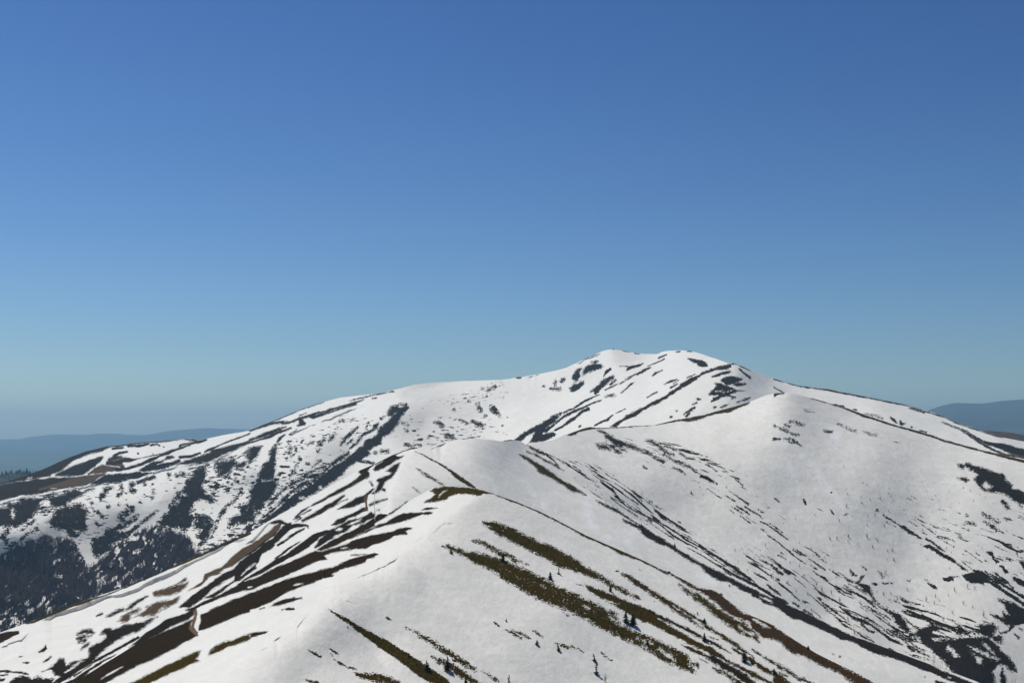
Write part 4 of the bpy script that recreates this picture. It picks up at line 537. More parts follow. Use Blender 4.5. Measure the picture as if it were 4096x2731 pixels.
# ================================================================ materials
class NT:
    def __init__(s, name):
        s.m = bpy.data.materials.new(name); s.m.use_nodes = True; s.t = s.m.node_tree; s.t.nodes.clear()
    def n(s, ty, **kw):
        o = s.t.nodes.new(ty)
        for k, v in kw.items(): setattr(o, k, v)
        return o
    def l(s, a, b): s.t.links.new(a, b)
    def val(s, x):
        return x
    def math(s, op, a, b=None, clamp=False):
        o = s.n('ShaderNodeMath', operation=op); o.use_clamp = clamp
        for i, q in enumerate((a, b)):
            if q is None: continue
            if isinstance(q, (int, float)): o.inputs[i].default_value = q
            else: s.l(q, o.inputs[i])
        return o.outputs[0]
    def mix(s, f, a, b, ty='MIX'):
        o = s.n('ShaderNodeMix', data_type='RGBA', blend_type=ty)
        for i, q in ((0, f), (6, a), (7, b)):
            if isinstance(q, (int, float)): o.inputs[i].default_value = q
            elif isinstance(q, tuple): o.inputs[i].default_value = q+(1,)
            else: s.l(q, o.inputs[i])
        return o.outputs[2]
    def noise(s, scale, detail=4, rough=.55, vec=None, dist=0):
        o = s.n('ShaderNodeTexNoise'); o.inputs['Scale'].default_value = scale; o.inputs['Detail'].default_value = detail
        o.inputs['Roughness'].default_value = rough; o.inputs['Distortion'].default_value = dist
        if vec is not None: s.l(vec, o.inputs['Vector'])
        return o.outputs[0]
    def ramp(s, x, a, b, lo=0., hi=1.):
        o = s.n('ShaderNodeMapRange'); s.l(x, o.inputs[0])
        for i, q in enumerate((a, b, lo, hi)): o.inputs[i+1].default_value = q
        return o.outputs[0]
    def rot(s, v, ang):
        o = s.n('ShaderNodeVectorRotate', rotation_type='Z_AXIS'); s.l(v, o.inputs['Vector']); o.inputs['Angle'].default_value = ang; return o.outputs[0]
    def vmul(s, v, xyz):
        o = s.n('ShaderNodeVectorMath', operation='MULTIPLY'); s.l(v, o.inputs[0]); o.inputs[1].default_value = xyz; return o.outputs[0]

def terrain_mat(name, px, snow=(.735, .718, .668), dirt=.06, fall=0.):
    """px: metres that one pixel of the render covers on that mountain side"""
    t = NT(name); geo = t.n('ShaderNodeNewGeometry').outputs['Position']
    def attr(n, k='Fac'):
        a = t.n('ShaderNodeAttribute'); a.attribute_name = n; return a.outputs[k]
    melt, fray, fresh, soil = attr('melt'), attr('fray'), attr('fresh'), attr('soil', 'Color')
    v1 = t.vmul(geo, (1, .6, 1.6))
    n1 = t.noise(.62/px, 3, .7, v1); n2 = t.noise(.16/px, 3, .6, v1)
    w = t.math('ADD', t.math('MULTIPLY', t.math('SUBTRACT', n1, .5), 2.7), t.math('MULTIPLY', t.math('SUBTRACT', n2, .5), 1.3))
    e = t.math('ADD', melt, t.math('MULTIPLY', w, t.math('MULTIPLY', t.math('POWER', fray, 1.25), 1.7)))
    bare = t.ramp(e, -.7, .7)
    # snow: faint dirt lying along the slope, wind ripple, fresher pale patches
    d1 = t.noise(.05/px, 5, .6, t.vmul(geo, (1, .35, 1.0)), .4); d2 = t.noise(.9/px, 2, .5, t.vmul(geo, (1, .5, 2)))
    sn = t.mix(t.ramp(d1, .35, .7, 0, 1), snow, tuple(c*(1-dirt*q) for c, q in zip(snow, (1.0, 1.15, 1.5))))
    sn = t.mix(t.ramp(d2, .3, .7, 0, .35), sn, tuple(c*(1-dirt*.9) for c in snow))
    d3 = t.noise(.16/px, 4, .62, t.vmul(geo, (1, .5, 1.4)), .6)
    sn = t.mix(t.ramp(d3, .40, .62, 0, .8), sn, tuple(c*(1-dirt*1.3) for c in snow))
    d4 = t.noise(.5/px, 5, .6, t.vmul(t.rot(geo, -fall), (.07, .8, .3)), .3)
    sn = t.mix(t.ramp(d4, .46, .66, 0, .9), sn, tuple(c*(1-dirt*1.2) for c in snow))
    sn = t.mix(t.math('MULTIPLY', fresh, .75), sn, (.77, .775, .77))
    # bare ground: heath and grass tufts, its own light and dark tussocks
    g1 = t.noise(.35/px, 4, .7, v1); g2 = t.noise(.06/px, 3, .6, geo); g3 = t.noise(1.3/px, 2, .6, v1)
    so = t.mix(1, soil, t.mix(t.ramp(g1, .3, .7), (.35, .35, .35), (1.9, 1.8, 1.6)), 'MULTIPLY')
    so = t.mix(t.ramp(g2, .42, .62, 0, .55), so, t.mix(1, soil, (1.5, 1.05, .9), 'MULTIPLY'))
    so = t.mix(1, so, t.mix(t.ramp(g3, .3, .7), (.7, .7, .7), (1.3, 1.3, 1.25)), 'MULTIPLY')
    g5 = t.noise(1.0/px, 3, .7, t.vmul(geo, (1, .6, 1)))
    so = t.mix(t.ramp(g5, .58, .74, 0, .42), so, t.mix(.55, t.mix(1, soil, (3.2, 3.0, 2.6), 'MULTIPLY'), (.12, .095, .055)))
    col = t.mix(bare, sn, so)
    b = t.n('ShaderNodeBsdfPrincipled'); t.l(col, b.inputs['Base Color'])
    t.l(t.ramp(bare, 0, 1, .62, .95), b.inputs['Roughness']); t.l(t.ramp(bare, 0, 1, .2, 0.), b.inputs['Specular IOR Level'])
    # bump: snow gently rippled, tussocks rough and standing a little proud
    bh = t.math('ADD', t.math('MULTIPLY', bare, t.math('ADD', t.math('MULTIPLY', g1, 1.3*px), .35*px)),
                t.math('ADD', t.math('MULTIPLY', t.noise(.22/px, 4, .6, t.vmul(geo, (1, .5, 1))), .48*px), t.math('MULTIPLY', t.noise(.03/px, 3, .5, geo), 1.6*px)))
    bp = t.n('ShaderNodeBump'); bp.inputs['Strength'].default_value = 1.; bp.inputs['Distance'].default_value = 1.
    t.l(bh, bp.inputs['Height']); t.l(bp.outputs[0], b.inputs['Normal'])
    o = t.n('ShaderNodeOutputMaterial'); t.l(b.outputs[0], o.inputs[0])
    return t.m

def simple_mat(name, c1, c2, scale=1., rough=.9, detail=4):
    t = NT(name); geo = t.n('ShaderNodeNewGeometry').outputs['Position']
    b = t.n('ShaderNodeBsdfPrincipled'); t.l(t.mix(t.ramp(t.noise(scale, detail, .6, geo), .35, .65), c1, c2), b.inputs['Base Color'])
    b.inputs['Roughness'].default_value = rough; b.inputs['Specular IOR Level'].default_value = .15
    o = t.n('ShaderNodeOutputMaterial'); t.l(b.outputs[0], o.inputs[0]); return t.m
# ================================================================ build the four mountain sides
SHAPES = parse()
GRID = {}
NAMES = dict(A='foreground_ridge', B='middle_ridge', C='snow_slope', D='mountain')
FALL = dict(A=-.81, B=-.38, C=-1.22, D=-2.4)
DIRT = dict(A=.10, B=.11, C=.13, D=.07)
PXM = dict(A=.38, B=.62, C=.95, D=1.75)
def tag(o, label=None, cat=None, group=None, kind=None):
    for k, v in (('label', label), ('category', cat), ('group', group), ('kind', kind)):
        if v: o[k] = v
    return o
for k in 'ABCD':
    P, U, V, vis = build_grid(k)
    melt, fray, fresh, grv, soil = paint(k, P, U, V, vis, SHAPES)
    P[..., 2] -= grv
    o = grid_mesh(NAMES[k], P, dict(melt=melt, fray=fray, fresh=fresh, soil=soil), terrain_mat(NAMES[k]+'_ground', PXM[k], dirt=DIRT[k], fall=FALL[k]))
    tag(o, kind='structure')
    GRID[k] = (P, U, V)

def ground_at(k, u, v):
    """world point of side k seen at pixel (u, v)"""
    y = float(DEP[k](np.array([u]), np.array([v]))[0]); x, y, z = unproj(u, v, y)
    P = GRID[k][0]; d = (P[..., 0]-x)**2+(P[..., 1]-y)**2
    i = int(d.argmin()); return Vector((float(x), float(y), float(P[..., 2].ravel()[i])))
# ================================================================ far country
def far_ridge(name, top, y0, y1, vbot, mat, u0, u1, n=260, rel=30., rs=900.):
    """a range whose crest is at distance y0 (per control point) and whose foot comes forward to y1"""
    u = np.linspace(u0, u1, n); tp = line(top)(u)
    rows = 60; t = np.linspace(0, 1, rows)[:, None]
    yb = y0+(y1-y0)*t**.9; U = u[None, :]+0*t; V = tp[None, :]+(vbot-tp[None, :])*t
    X, Y, Z = unproj(U, V, yb+0*U)
    rg = fbm(X/rs, Y/(rs*1.6), 0, 5)
    Z = Z+rg*rel*np.clip(t*4, 0.03, 1)
    h = np.hypot(X[0], Y[0]); back = []
    for s in (.5, .25, .1, .03):
        back.append(np.stack([X[0]*(1+s), Y[0]*(1+s), Z[0]-y0*s*.25], -1))
    P = np.concatenate([np.array(back), np.stack([X, Y, Z], -1)], 0)
    o = grid_mesh(name, P, {}, mat); tag(o, kind='structure'); return o

hill_mat = simple_mat('wooded_far_hills', (.012, .020, .014), (.035, .050, .026), .0022, .95, 8)
field_mat = simple_mat('valley_fields', (.022, .040, .020), (.075, .105, .050), .0016, .95, 8)
SKYL = [(-500,1765),(0,1757),(85,1755),(106,1749),(221,1736),(298,1738),(357,1738),(366,1735),(425,1733),(480,1735),(548,1740),(595,1738),(640,1729),(680,1722),(825,1711),(893,1714),(1000,1716),(1150,1722),(1500,1760)]
far_ridge('hills', SKYL, 22000, 14500, 1850, hill_mat, -700, 1500, rel=90, rs=1700)
far_ridge('hills', [(-500,1815),(0,1812),(150,1822),(260,1812),(400,1822),(600,1835),(1000,1860)], 15000, 8500, 1960, field_mat, -700, 1300, rel=110, rs=900)
SKYR = [(3300,1740),(3600,1680),(3704,1643),(3768,1622),(3819,1611),(3883,1613),(3925,1614),(4010,1603),(4096,1597),(4300,1588),(4700,1610)]
far_ridge('hills', SKYR, 15500, 8500, 1840, hill_mat, 3300, 4900, rel=110, rs=1500)
# brown spur low on the right
sp_mat = simple_mat('brown_heath_slope', (.035, .024, .018), (.075, .05, .032), .02, .95, 5)
SPUR = [(3700,1790),(3860,1735),(3925,1722),(3970,1723),(4010,1726),(4050,1731),(4096,1740),(4250,1748),(4500,1775)]
far_ridge('hillside', SPUR, 2600, 2300, 1860, sp_mat, 3700, 4600, n=120, rel=5, rs=90)
# ground sheet to the horizon
bm = bmesh.new(); R = 26000; g = 24
vs = [[bm.verts.new((-R+2*R*i/g, -R+2*R*j/g, -760.)) for i in range(g+1)] for j in range(g+1)]
for j in range(g):
    for i in range(g): bm.faces.new((vs[j][i], vs[j][i+1], vs[j+1][i+1], vs[j+1][i]))
me = bpy.data.meshes.new('ground'); bm.to_mesh(me); bm.free(); me.materials.append(field_mat)
o = bpy.data.objects.new('ground', me); COL.objects.link(o); tag(o, kind='structure')
# the air
def box_obj(name, lo, hi, mat):
    bm = bmesh.new(); bmesh.ops.create_cube(bm, size=1)
    for v in bm.verts: v.co = [lo[i] if v.co[i] < 0 else hi[i] for i in range(3)]
    me = bpy.data.meshes.new(name); bm.to_mesh(me); bm.free(); me.materials.append(mat)
    o = bpy.data.objects.new(name, me); COL.objects.link(o); return o
hz = bpy.data.materials.new('air'); hz.use_nodes = True; nt = hz.node_tree; nt.nodes.clear()
pv = nt.nodes.new('ShaderNodeVolumePrincipled'); pv.inputs['Color'].default_value = (.43, .74, 1, 1)
pv.inputs['Density'].default_value = HAZE; pv.inputs['Anisotropy'].default_value = .3
om = nt.nodes.new('ShaderNodeOutputMaterial'); nt.links.new(pv.outputs[0], om.inputs['Volume'])
hb = box_obj('haze', (-26500, -26500, -761.), (26500, 26500, HAZE_TOP), hz); tag(hb, kind='stuff')
# ================================================================ trees, shrubs, the hiker, stones
def new_obj(name, bm, mat, parent=None, smooth=False):
    me = bpy.data.meshes.new(name); bm.to_mesh(me); bm.free(); me.materials.append(mat)
    if smooth:
        for p in me.polygons: p.use_smooth = True
    o = bpy.data.objects.new(name, me); COL.objects.link(o); o.parent = parent; return o
def empty(name, loc=(0, 0, 0)):
    o = bpy.data.objects.new(name, None); COL.objects.link(o); o.location = loc; o.empty_display_size = .3; return o
def stick(bm, a, b, r0, r1, n=4):
    a = Vector(a); b = Vector(b); d = (b-a).normalized(); p = d.orthogonal().normalized(); q = d.cross(p)
    A = [bm.verts.new(a+(p*math.cos(t)+q*math.sin(t))*r0) for t in [2*math.pi*i/n for i in range(n)]]
    if r1 <= 0:
        t = bm.verts.new(b)
        for i in range(n): bm.faces.new((A[i], A[(i+1) % n], t))
        return
    B = [bm.verts.new(b+(p*math.cos(t)+q*math.sin(t))*r1) for t in [2*math.pi*i/n for i in range(n)]]
    for i in range(n): bm.faces.new((A[i], A[(i+1) % n], B[(i+1) % n], B[i]))
    bm.faces.new(B)
    bm.faces.new(A[::-1])

m_needle = simple_mat('spruce_needles', (.010, .016, .008), (.026, .036, .016), 3., .9)
m_bark = simple_mat('bark', (.035, .026, .020), (.075, .060, .050), 4., .9)
m_twig = simple_mat('bare_twigs', (.040, .034, .034), (.085, .070, .064), .6, .9)
m_wood = simple_mat('forest_twigs', (.024, .019, .030), (.078, .058, .070), .05, .9)
m_stone = simple_mat('grey_stone', (.06, .058, .055), (.16, .155, .145), 2., .9)
m_jacket = simple_mat('dark_blue_jacket', (.006, .007, .014), (.014, .016, .030), 9., .8)
m_trouser = simple_mat('black_trousers', (.006, .006, .006), (.014, .013, .012), 9., .8)
m_skin = simple_mat('skin', (.40, .24, .17), (.48, .30, .22), 20., .6)
m_pack = simple_mat('dark_rucksack', (.012, .010, .010), (.03, .024, .022), 8., .8)
m_iron = simple_mat('weathered_iron', (.02, .02, .022), (.05, .048, .046), 6., .7)

def conifer(rng, h, wide=.26, gap=.0, lean=0., stub=False):
    """small mountain spruce: tapered trunk, whorls of drooping boughs made of many needle sprays"""
    t = bmesh.new(); lx = lean*h
    stick(t, (0, 0, -.8), (lx*.35, 0, h*.5), .045*h**.8, .028*h**.8, 6); stick(t, (lx*.35, 0, h*.5), (lx, 0, h*1.0), .028*h**.8, .0, 5)
    c = bmesh.new(); z = h*.05
    while z < h*.97:
        f = z/h; R = wide*1.45*h*(1-f)**.85*(1 if f > .12 else .75)+.05*h*.4
        if stub and .25 < f < .6: R *= .45
        nb = rng.randint(8, 11); cx = lx*(f*f*.6+f*.4)
        for k in range(nb):
            if rng.random() < gap: continue
            a = rng.random()*6.283; L = R*rng.uniform(.6, 1.2); dr = -rng.uniform(.05, .35)*L
            d = Vector((math.cos(a), math.sin(a), 0)); s = Vector((-d.y, d.x, 0)); base = Vector((cx, 0, z+rng.uniform(-.02, .02)*h))
            tip = base+d*L+Vector((0, 0, dr))
            n = 6
            for q in range(n):
                g = (q+.6)/n; m = base.lerp(tip, g); w = L*.36*(1.1-g)+.025*h
                for sg in (-1, 1):
                    e = m+s*sg*w+d*w*.5+Vector((0, 0, -rng.uniform(.1, .6)*w))
                    vs = [c.verts.new(m-d*w*.35), c.verts.new(e), c.verts.new(m+d*w*.45+Vector((0, 0, .1*w)))]
                    c.faces.new(vs)
            stick(c, base, tip, .007*h, 0, 3)
        z += h*rng.uniform(.045, .075)
    for q in range(6):
        a = rng.random()*6.283; b = Vector((lx, 0, h*rng.uniform(.86, .97))); stick(c, b, b+Vector((math.cos(a), math.sin(a), .5))*h*.05, .008*h, 0, 3)
    return t, c

def place_conifer(i, k, u, v, hp, label, wide=.26, gap=.05, lean=0., stub=False, name='spruce_tree', group='small spruces on the snow slopes'):
    rng = random.Random(100+i); p = ground_at(k, u, v); h = hp*p.length/F
    o = empty(name, p); t, c = conifer(rng, h, wide, gap, lean, stub)
    tr = new_obj('trunk', t, m_bark, o); cr = new_obj('crown', c, m_needle, o)
    o.rotation_euler[2] = 0 if lean else rng.random()*6
    tag(o, label, 'tree', group); return o
CON = [
 ('A',2201,2313,31,'bushy dark spruce standing on clean snow just above the long olive heath strip',.30,.05,0,False),
 ('A',2235,2293,30,'thin spruce with few boughs, just right of the bushy spruce above the olive strip',.24,.35,0,True),
 ('A',2442,2366,27,'small spruce at the lower edge of the upper olive strip where it breaks into spots',.24,.15,0,False),
 ('A',2503,2490,42,'left tree of the joined pair of dark spruces between two olive strips',.34,.12,0,False),
 ('A',2531,2502,50,'taller right tree of the joined pair of dark spruces between two olive strips',.30,.05,.04,False),
 ('A',2025,2484,13,'tiny lone spruce below the long olive strip, far left of the small broken heath spots',.30,.3,0,False),
 ('A',2148,2580,20,'squat little spruce at the lower end of the broken brown heath spots',.40,.2,0,False),
 ('A',2236,2604,28,'bent dark spruce beside a pale slide mark in the snow',.26,.2,-.28,False),
 ('A',2379,2646,30,'leaning short spruce with a bare top, above the tallest spruce near the bottom edge',.28,.15,-.2,True),
 ('A',2386,2697,46,'tall thin ragged spruce near the bottom edge with a leafless bush at its foot',.22,.25,0,True),
 ('A',2036,2745,46,'spruce cut by the bottom edge of the photo, with a clump at its tip',.22,.3,0,True),
 ('A',2012,2242,28,'dark spruce on the upper rim of the long olive strip, near its wide middle',.34,.05,0,False),
 ('A',2818,2567,34,'narrow dark spruce inside a brown heath strip right of centre near the bottom',.28,.05,0,False),
 ('A',2818,2489,18,'low scrubby spruce at the knot where two thin brown strips part',.5,.1,0,False),
 ('A',2978,2647,46,'large dense spruce among olive strips, with a dark shadow trailing to its right',.30,.05,0,False),
 ('A',3008,2657,16,'little spruce hugging the strip just right of the large dense spruce',.42,.1,0,False),
 ('A',3097,2694,20,'spiky low spruce on the lowest olive strip right of the large dense spruce',.45,.1,0,False),
 ('A',3233,2595,14,'small round spruce on the crest of the reddish brown ridge band',.5,.05,0,False),
 ('A',3192,2561,9,'tiny tuft of a spruce on the upper edge of the reddish brown ridge band',.5,.05,0,False),
 ('A',1710,2680,38,'windblown spruce with boughs swept left, on an olive strip at the bottom edge',.30,.1,-.12,False),
 ('A',1790,2682,54,'spruce half hidden in an olive strip near the bottom edge, its shadow pointing right',.26,.05,0,False),
 ('A',1863,2735,24,'dark spruce in the olive strip cut by the bottom edge',.4,.05,0,False),
 ('A',1636,2628,16,'sparse little spruce on the upper rim of the wide olive strip near the bottom',.35,.3,0,False),
 ('A',1803,2214,20,'crooked dead looking spruce at the pointed left tip of the long olive strip',.3,.3,.15,True),
 ('A',1391,2507,8,'tiny lone sapling on blank snow left of the thin olive strip',.35,.2,0,False),
 ('A',2589,2575,16,'low spruce at the edge of the snow near the speckled end of the olive strip',.5,.2,0,False),
 ('A',2790,2457,14,'small forked sapling on snow between two brown strips',.3,.4,0,False),
 ('B',2699,2190,19,'pointed spruce standing up from the dark rib of the middle ridge',.28,.05,0,False),
 ('B',2566,2106,13,'small spruce on the upper edge of the dark rib, far left of the pointed one',.35,.05,0,False),
 ('B',2918,2343,10,'tiny spruce on snow just below the dark rib',.35,.1,0,False),
 ('C',2451,1966,19,'dark spruce among thin dark streaks on the upper snow slope',.28,.1,0,False),
 ('C',2472,1992,14,'small leaning spruce below the dark one among the upper streaks',.3,.2,-.1,False),
 ('C',2765,1972,14,'lone scraggy spruce in the middle of the upper snow slope',.34,.3,0,True),
 ('C',4012,2727,58,'tall bluish spruce standing alone on snow in the bottom right corner',.24,.05,0,False),
]
for i, (k, u, v, hp, lb, wd, gp, ln, st) in enumerate(CON):
    place_conifer(i, k, u, v, hp, lb, wd, gp, ln, st)

def leafless(rng, h, stems=1, spread=.5, twig=1., wm=1.):
    bm = bmesh.new()
    for s in range(stems):
        a = rng.random()*6.283; b = Vector((0, 0, -.3)); top = Vector((math.cos(a), math.sin(a), 0))*h*spread*.3*(stems > 1)+Vector((rng.uniform(-.05, .05)*h, rng.uniform(-.05, .05)*h, h*rng.uniform(.85, 1)))
        stick(bm, b, b.lerp(top, .5), .018*h*wm, .012*h*wm, 4); stick(bm, b.lerp(top, .5), top, .012*h*wm, 0, 3)
        for q in range(int(16*twig/max(1, stems*.5))):
            f = rng.uniform(.25, .95); m = b.lerp(top, f); aa = rng.random()*6.283; L = h*spread*(1.05-f)*rng.uniform(.5, 1)
            e = m+Vector((math.cos(aa)*L*.7, math.sin(aa)*L*.7, L*rng.uniform(.4, .9))); stick(bm, m, e, .007*h*wm, 0, 3)
            for w in range(3):
                g = rng.uniform(.3, .9); mm = m.lerp(e, g); ab = rng.random()*6.283; l2 = L*.45
                stick(bm, mm, mm+Vector((math.cos(ab)*l2*.6, math.sin(ab)*l2*.6, l2*.8)), .0045*h*wm, 0, 3)
    return bm
# unit shrubs, shared by the copies
SHR = []
for i in range(6):
    bm = leafless(random.Random(40+i), 1., 3+i % 3, .75, 1.4, 1.25); me = bpy.data.meshes.new('leafless_shrub'); bm.to_mesh(me); bm.free(); me.materials.append(m_twig); SHR.append(me)
TRE = []
for i in range(7):
    bm = leafless(random.Random(80+i), 1., 1, .42, 1.7, .62); me = bpy.data.meshes.new('leafless_tree'); bm.to_mesh(me); bm.free(); me.materials.append(m_wood); TRE.append(me)
TRF = []
for i in range(7):
    bm = leafless(random.Random(180+i), 1., 1, .40, 2.0, 1.7); me = bpy.data.meshes.new('leafless_tree'); bm.to_mesh(me); bm.free(); me.materials.append(m_wood); TRF.append(me)
rs = random.Random(5)
def put(meshes, name, k, u, v, hp, label, cat, group, hmin=0, sxy=1.):
    p = ground_at(k, u, v); h = hp*p.length/F
    o = bpy.data.objects.new(name, rs.choice(meshes)); COL.objects.link(o); o.location = p
    o.rotation_euler = (rs.uniform(-.08, .08), rs.uniform(-.08, .08), rs.random()*6.28); o.scale = (h*sxy*rs.uniform(.85, 1.15), h*sxy*rs.uniform(.85, 1.15), h)
    tag(o, label, cat, group); return o
SH = []
for (ox, oy, sc, L) in (
 (3096, 2131, 2.352, '1430,645,55 1160,645,42 1095,645,34 1035,598,42 1100,585,34 1520,605,42 1510,670,34 1700,545,52 1820,515,46 1890,525,38 1780,668,46 1870,705,34 1975,785,60 1680,755,40 1590,835,42 620,650,60 455,550,62 400,497,44 540,575,44 700,820,52 760,950,60 930,825,32 1000,825,28 1255,545,38 930,135,28 880,38,28 700,40,30 590,55,30 530,66,28 1110,178,30 1050,390,44 1650,335,22 1130,255,22 1560,640,26 1640,590,26 320,580,40 210,560,34 130,480,40 270,420,30 430,800,34 880,800,30 970,560,24 1080,650,24 2030,450,34 2110,400,30 2240,420,26 820,690,28 1400,830,34 1550,790,26 60,200,34 240,95,26 350,150,24 480,230,26 600,420,30 700,500,28 110,690,40 350,730,36'),
 (2800, 1850, 2.94, '1690,50,34 1430,218,20 1275,75,20 1735,378,32 1720,525,52 1530,905,46 1612,905,46 1745,885,50 1740,935,34 1560,970,26 1960,875,46 2090,925,48 2030,995,44 2220,578,40 2170,755,46 1970,745,40 2060,625,34 1980,645,30 1640,705,52 1910,488,34 2100,275,28 2120,435,30 2000,445,28 1890,405,28 310,300,34 545,155,24 2230,315,26 410,1045,34 640,1155,44 770,985,50 1060,1185,44 300,190,22 680,300,20 1120,660,24 1170,1230,40 700,1330,40 560,1280,36 1230,1340,44 1600,1360,34 2200,1140,28 1330,1090,26 450,1170,34'),
 (3296, 1850, 2.94, '1722,340,30 1352,460,30 1312,400,26 1762,465,30 1207,355,26 1468,345,20 1155,245,22 1590,490,24 1520,935,34 1160,805,38 1242,792,30 1312,825,28 1680,1055,34 810,1035,42 750,1048,34 820,1155,46 1220,1145,22 610,895,34 395,965,34 905,415,24 660,430,26 540,440,26 800,490,24 1990,495,22 2200,200,22 1085,490,20 1270,590,20 1900,420,22 1835,385,22 1640,300,20 440,480,30 1440,1020,30 1500,1070,28 1100,900,22'),
 (2000, 1900, 2.352, '930,285,24 1065,300,26 1105,320,24 1330,250,24 1420,395,26 1680,535,28 1210,300,22 995,250,24 1400,530,24 905,150,24 1705,105,22 1800,165,30 1880,110,22 1250,235,22 705,30,24 1910,185,20 1580,60,20 2130,810,28 2210,720,22 2030,770,26 820,115,20 1010,50,22 910,70,28 960,195,22'),
 (1400, 1900, 2.94, '1272,135,26 1302,130,22 1435,118,26 1340,125,18 1155,40,22 1105,128,20'),
 (2000, 2231, 2.94, '1390,172,30 1640,150,30 1660,160,34 1230,1455,110 2210,740,24')):
    for q in L.split():
        a, b, h = [float(z) for z in q.split(',')]
        SH.append((ox+a/sc, oy+b/sc, h/sc))
def side_of(u, v):
    for k in 'ABCD':
        if v > line(TOP[k])(u)+1: return k
    return 'D'
LBL = dict(A='thin leafless shrub poking out of the snow on the near ridge', B='thin leafless shrub poking out of the snow on the middle ridge', C='thin leafless shrub poking out of the snow on the broad right hand slope', D='thin leafless shrub on the far mountain')
for (u, v, hp) in SH:
    k = side_of(u, v)
    if (int(u), int(v)) == (2418, 2725): lb = 'large grey leafless bush at the foot of the tall thin ragged spruce'; g = None
    else: lb = LBL[k]; g = 'leafless shrubs on the '+{'A': 'near ridge', 'B': 'middle ridge', 'C': 'broad snow slope', 'D': 'far mountain'}[k]
    put(SHR, 'leafless_shrub', k, u, v, hp*1.0, lb, 'shrub', g, sxy=.9)

# bare beeches in the bottom right corner
for (u, v, hp) in [(3733,2662,62),(3740,2664,55),(3770,2672,48),(3752,2668,38),(3762,2672,30),(3786,2680,44),(3800,2690,34),(3822,2698,40),(3838,2704,46),(3858,2712,50),(3872,2718,44),(3890,2724,52),(3845,2690,36),(3868,2700,40),(3905,2715,40),(3925,2722,44),(3946,2728,46),(3965,2732,44),(3880,2690,34),(3905,2700,34),(3930,2700,32),(3950,2708,36),(3858,2680,30),(3985,2735,40),(3895,2735,60),(3920,2740,60),(3945,2745,60),(3832,2686,30),(3815,2680,26),(4060,2740,36),(4048,2738,30)]:
    lb = 'bare grey beech standing among the others on the dark ground at the bottom right corner'
    put(TRE, 'bare_tree', 'C', u, v, hp, lb, 'tree', 'bare trees at the bottom right corner', sxy=1.)

# the beech wood on the lower left: the largest ones singly, the rest as one wood
WOOD = [sh for sh in SHAPES if sh[1] == 'Z' and sh[2] == 'f'][0][4]
TB = line(TOP['B'])
cand = []; rw = np.random.RandomState(3)
uu = rw.uniform(-60, 1010, 12500); vv = rw.uniform(2120, 2640, 12500)
ins = sd_poly(uu, vv, WOOD[:, :2]); ok = (ins > -6) & (vv < TB(uu)+26) & (vv > 2100)
uu, vv, ins = uu[ok], vv[ok], ins[ok]
dens = fbm(uu/60., vv/45., 0, 3)
keep = (rw.rand(len(uu)) < np.clip(.62+dens*1.3, .12, 1)*np.clip((ins+10)/30, .25, 1))
uu, vv, ins = uu[keep], vv[keep], ins[keep]
order = np.argsort(-vv); uu, vv, ins = uu[order], vv[order], ins[order]
yy = DEP['D'](uu, vv); X, Y, Z = unproj(uu, vv, yy)
hh = np.array([rs.uniform(9, 14) for _ in uu])*np.clip((ins+14)/30, .5, 1)
vis_ok = vv < TB(uu)-1
idx = [i for i in range(len(uu)) if vis_ok[i]]
single = set(idx[:230])
for i in single:
    o = bpy.data.objects.new('bare_tree', rs.choice(TRF)); COL.objects.link(o); o.location = (X[i], Y[i], Z[i]-.5)
    h = float(hh[i]); o.rotation_euler = (0, 0, rs.random()*6.28); o.scale = (h, h, h)
    tag(o, 'bare dark beech along the lower edge of the wood, just above the near spur', 'tree', 'beeches along the lower edge of the wood')
V0, F0 = [], []
base = []
for me in TRF:
    n = len(me.vertices); co = np.empty(n*3, np.float32); me.vertices.foreach_get('co', co); base.append((co.reshape(-1, 3), [tuple(p.vertices) for p in me.polygons]))
off = 0; vs = []; loops = []; starts = []; tot = []
ls = 0
for i in range(len(uu)):
    if i in single: continue
    co, fc = base[rs.randrange(len(base))]; a = rs.random()*6.28; c, s = math.cos(a), math.sin(a); h = hh[i]
    R = np.array([[c, -s, 0], [s, c, 0], [0, 0, 1]], np.float32)
    vs.append((co@R.T)*h+np.array([X[i], Y[i], Z[i]-.5], np.float32))
    for p in fc:
        loops.extend([q+off for q in p]); starts.append(ls); tot.append(len(p)); ls += len(p)
    off += len(co)
me = bpy.data.meshes.new('beech_wood'); vs = np.concatenate(vs); me.vertices.add(len(vs)); me.vertices.foreach_set('co', vs.reshape(-1))
me.loops.add(len(loops)); me.loops.foreach_set('vertex_index', np.array(loops, np.int32)); me.polygons.add(len(starts))
me.polygons.foreach_set('loop_start', np.array(starts, np.int32)); me.polygons.foreach_set('loop_total', np.array(tot, np.int32)); me.update(); me.validate()
me.materials.append(m_wood); wo = bpy.data.objects.new('beech_wood', me); COL.objects.link(wo)
tag(wo, 'dense leafless dark wood covering the lower left mountainside', 'wood', kind='stuff')
print('wood trees', len(uu))

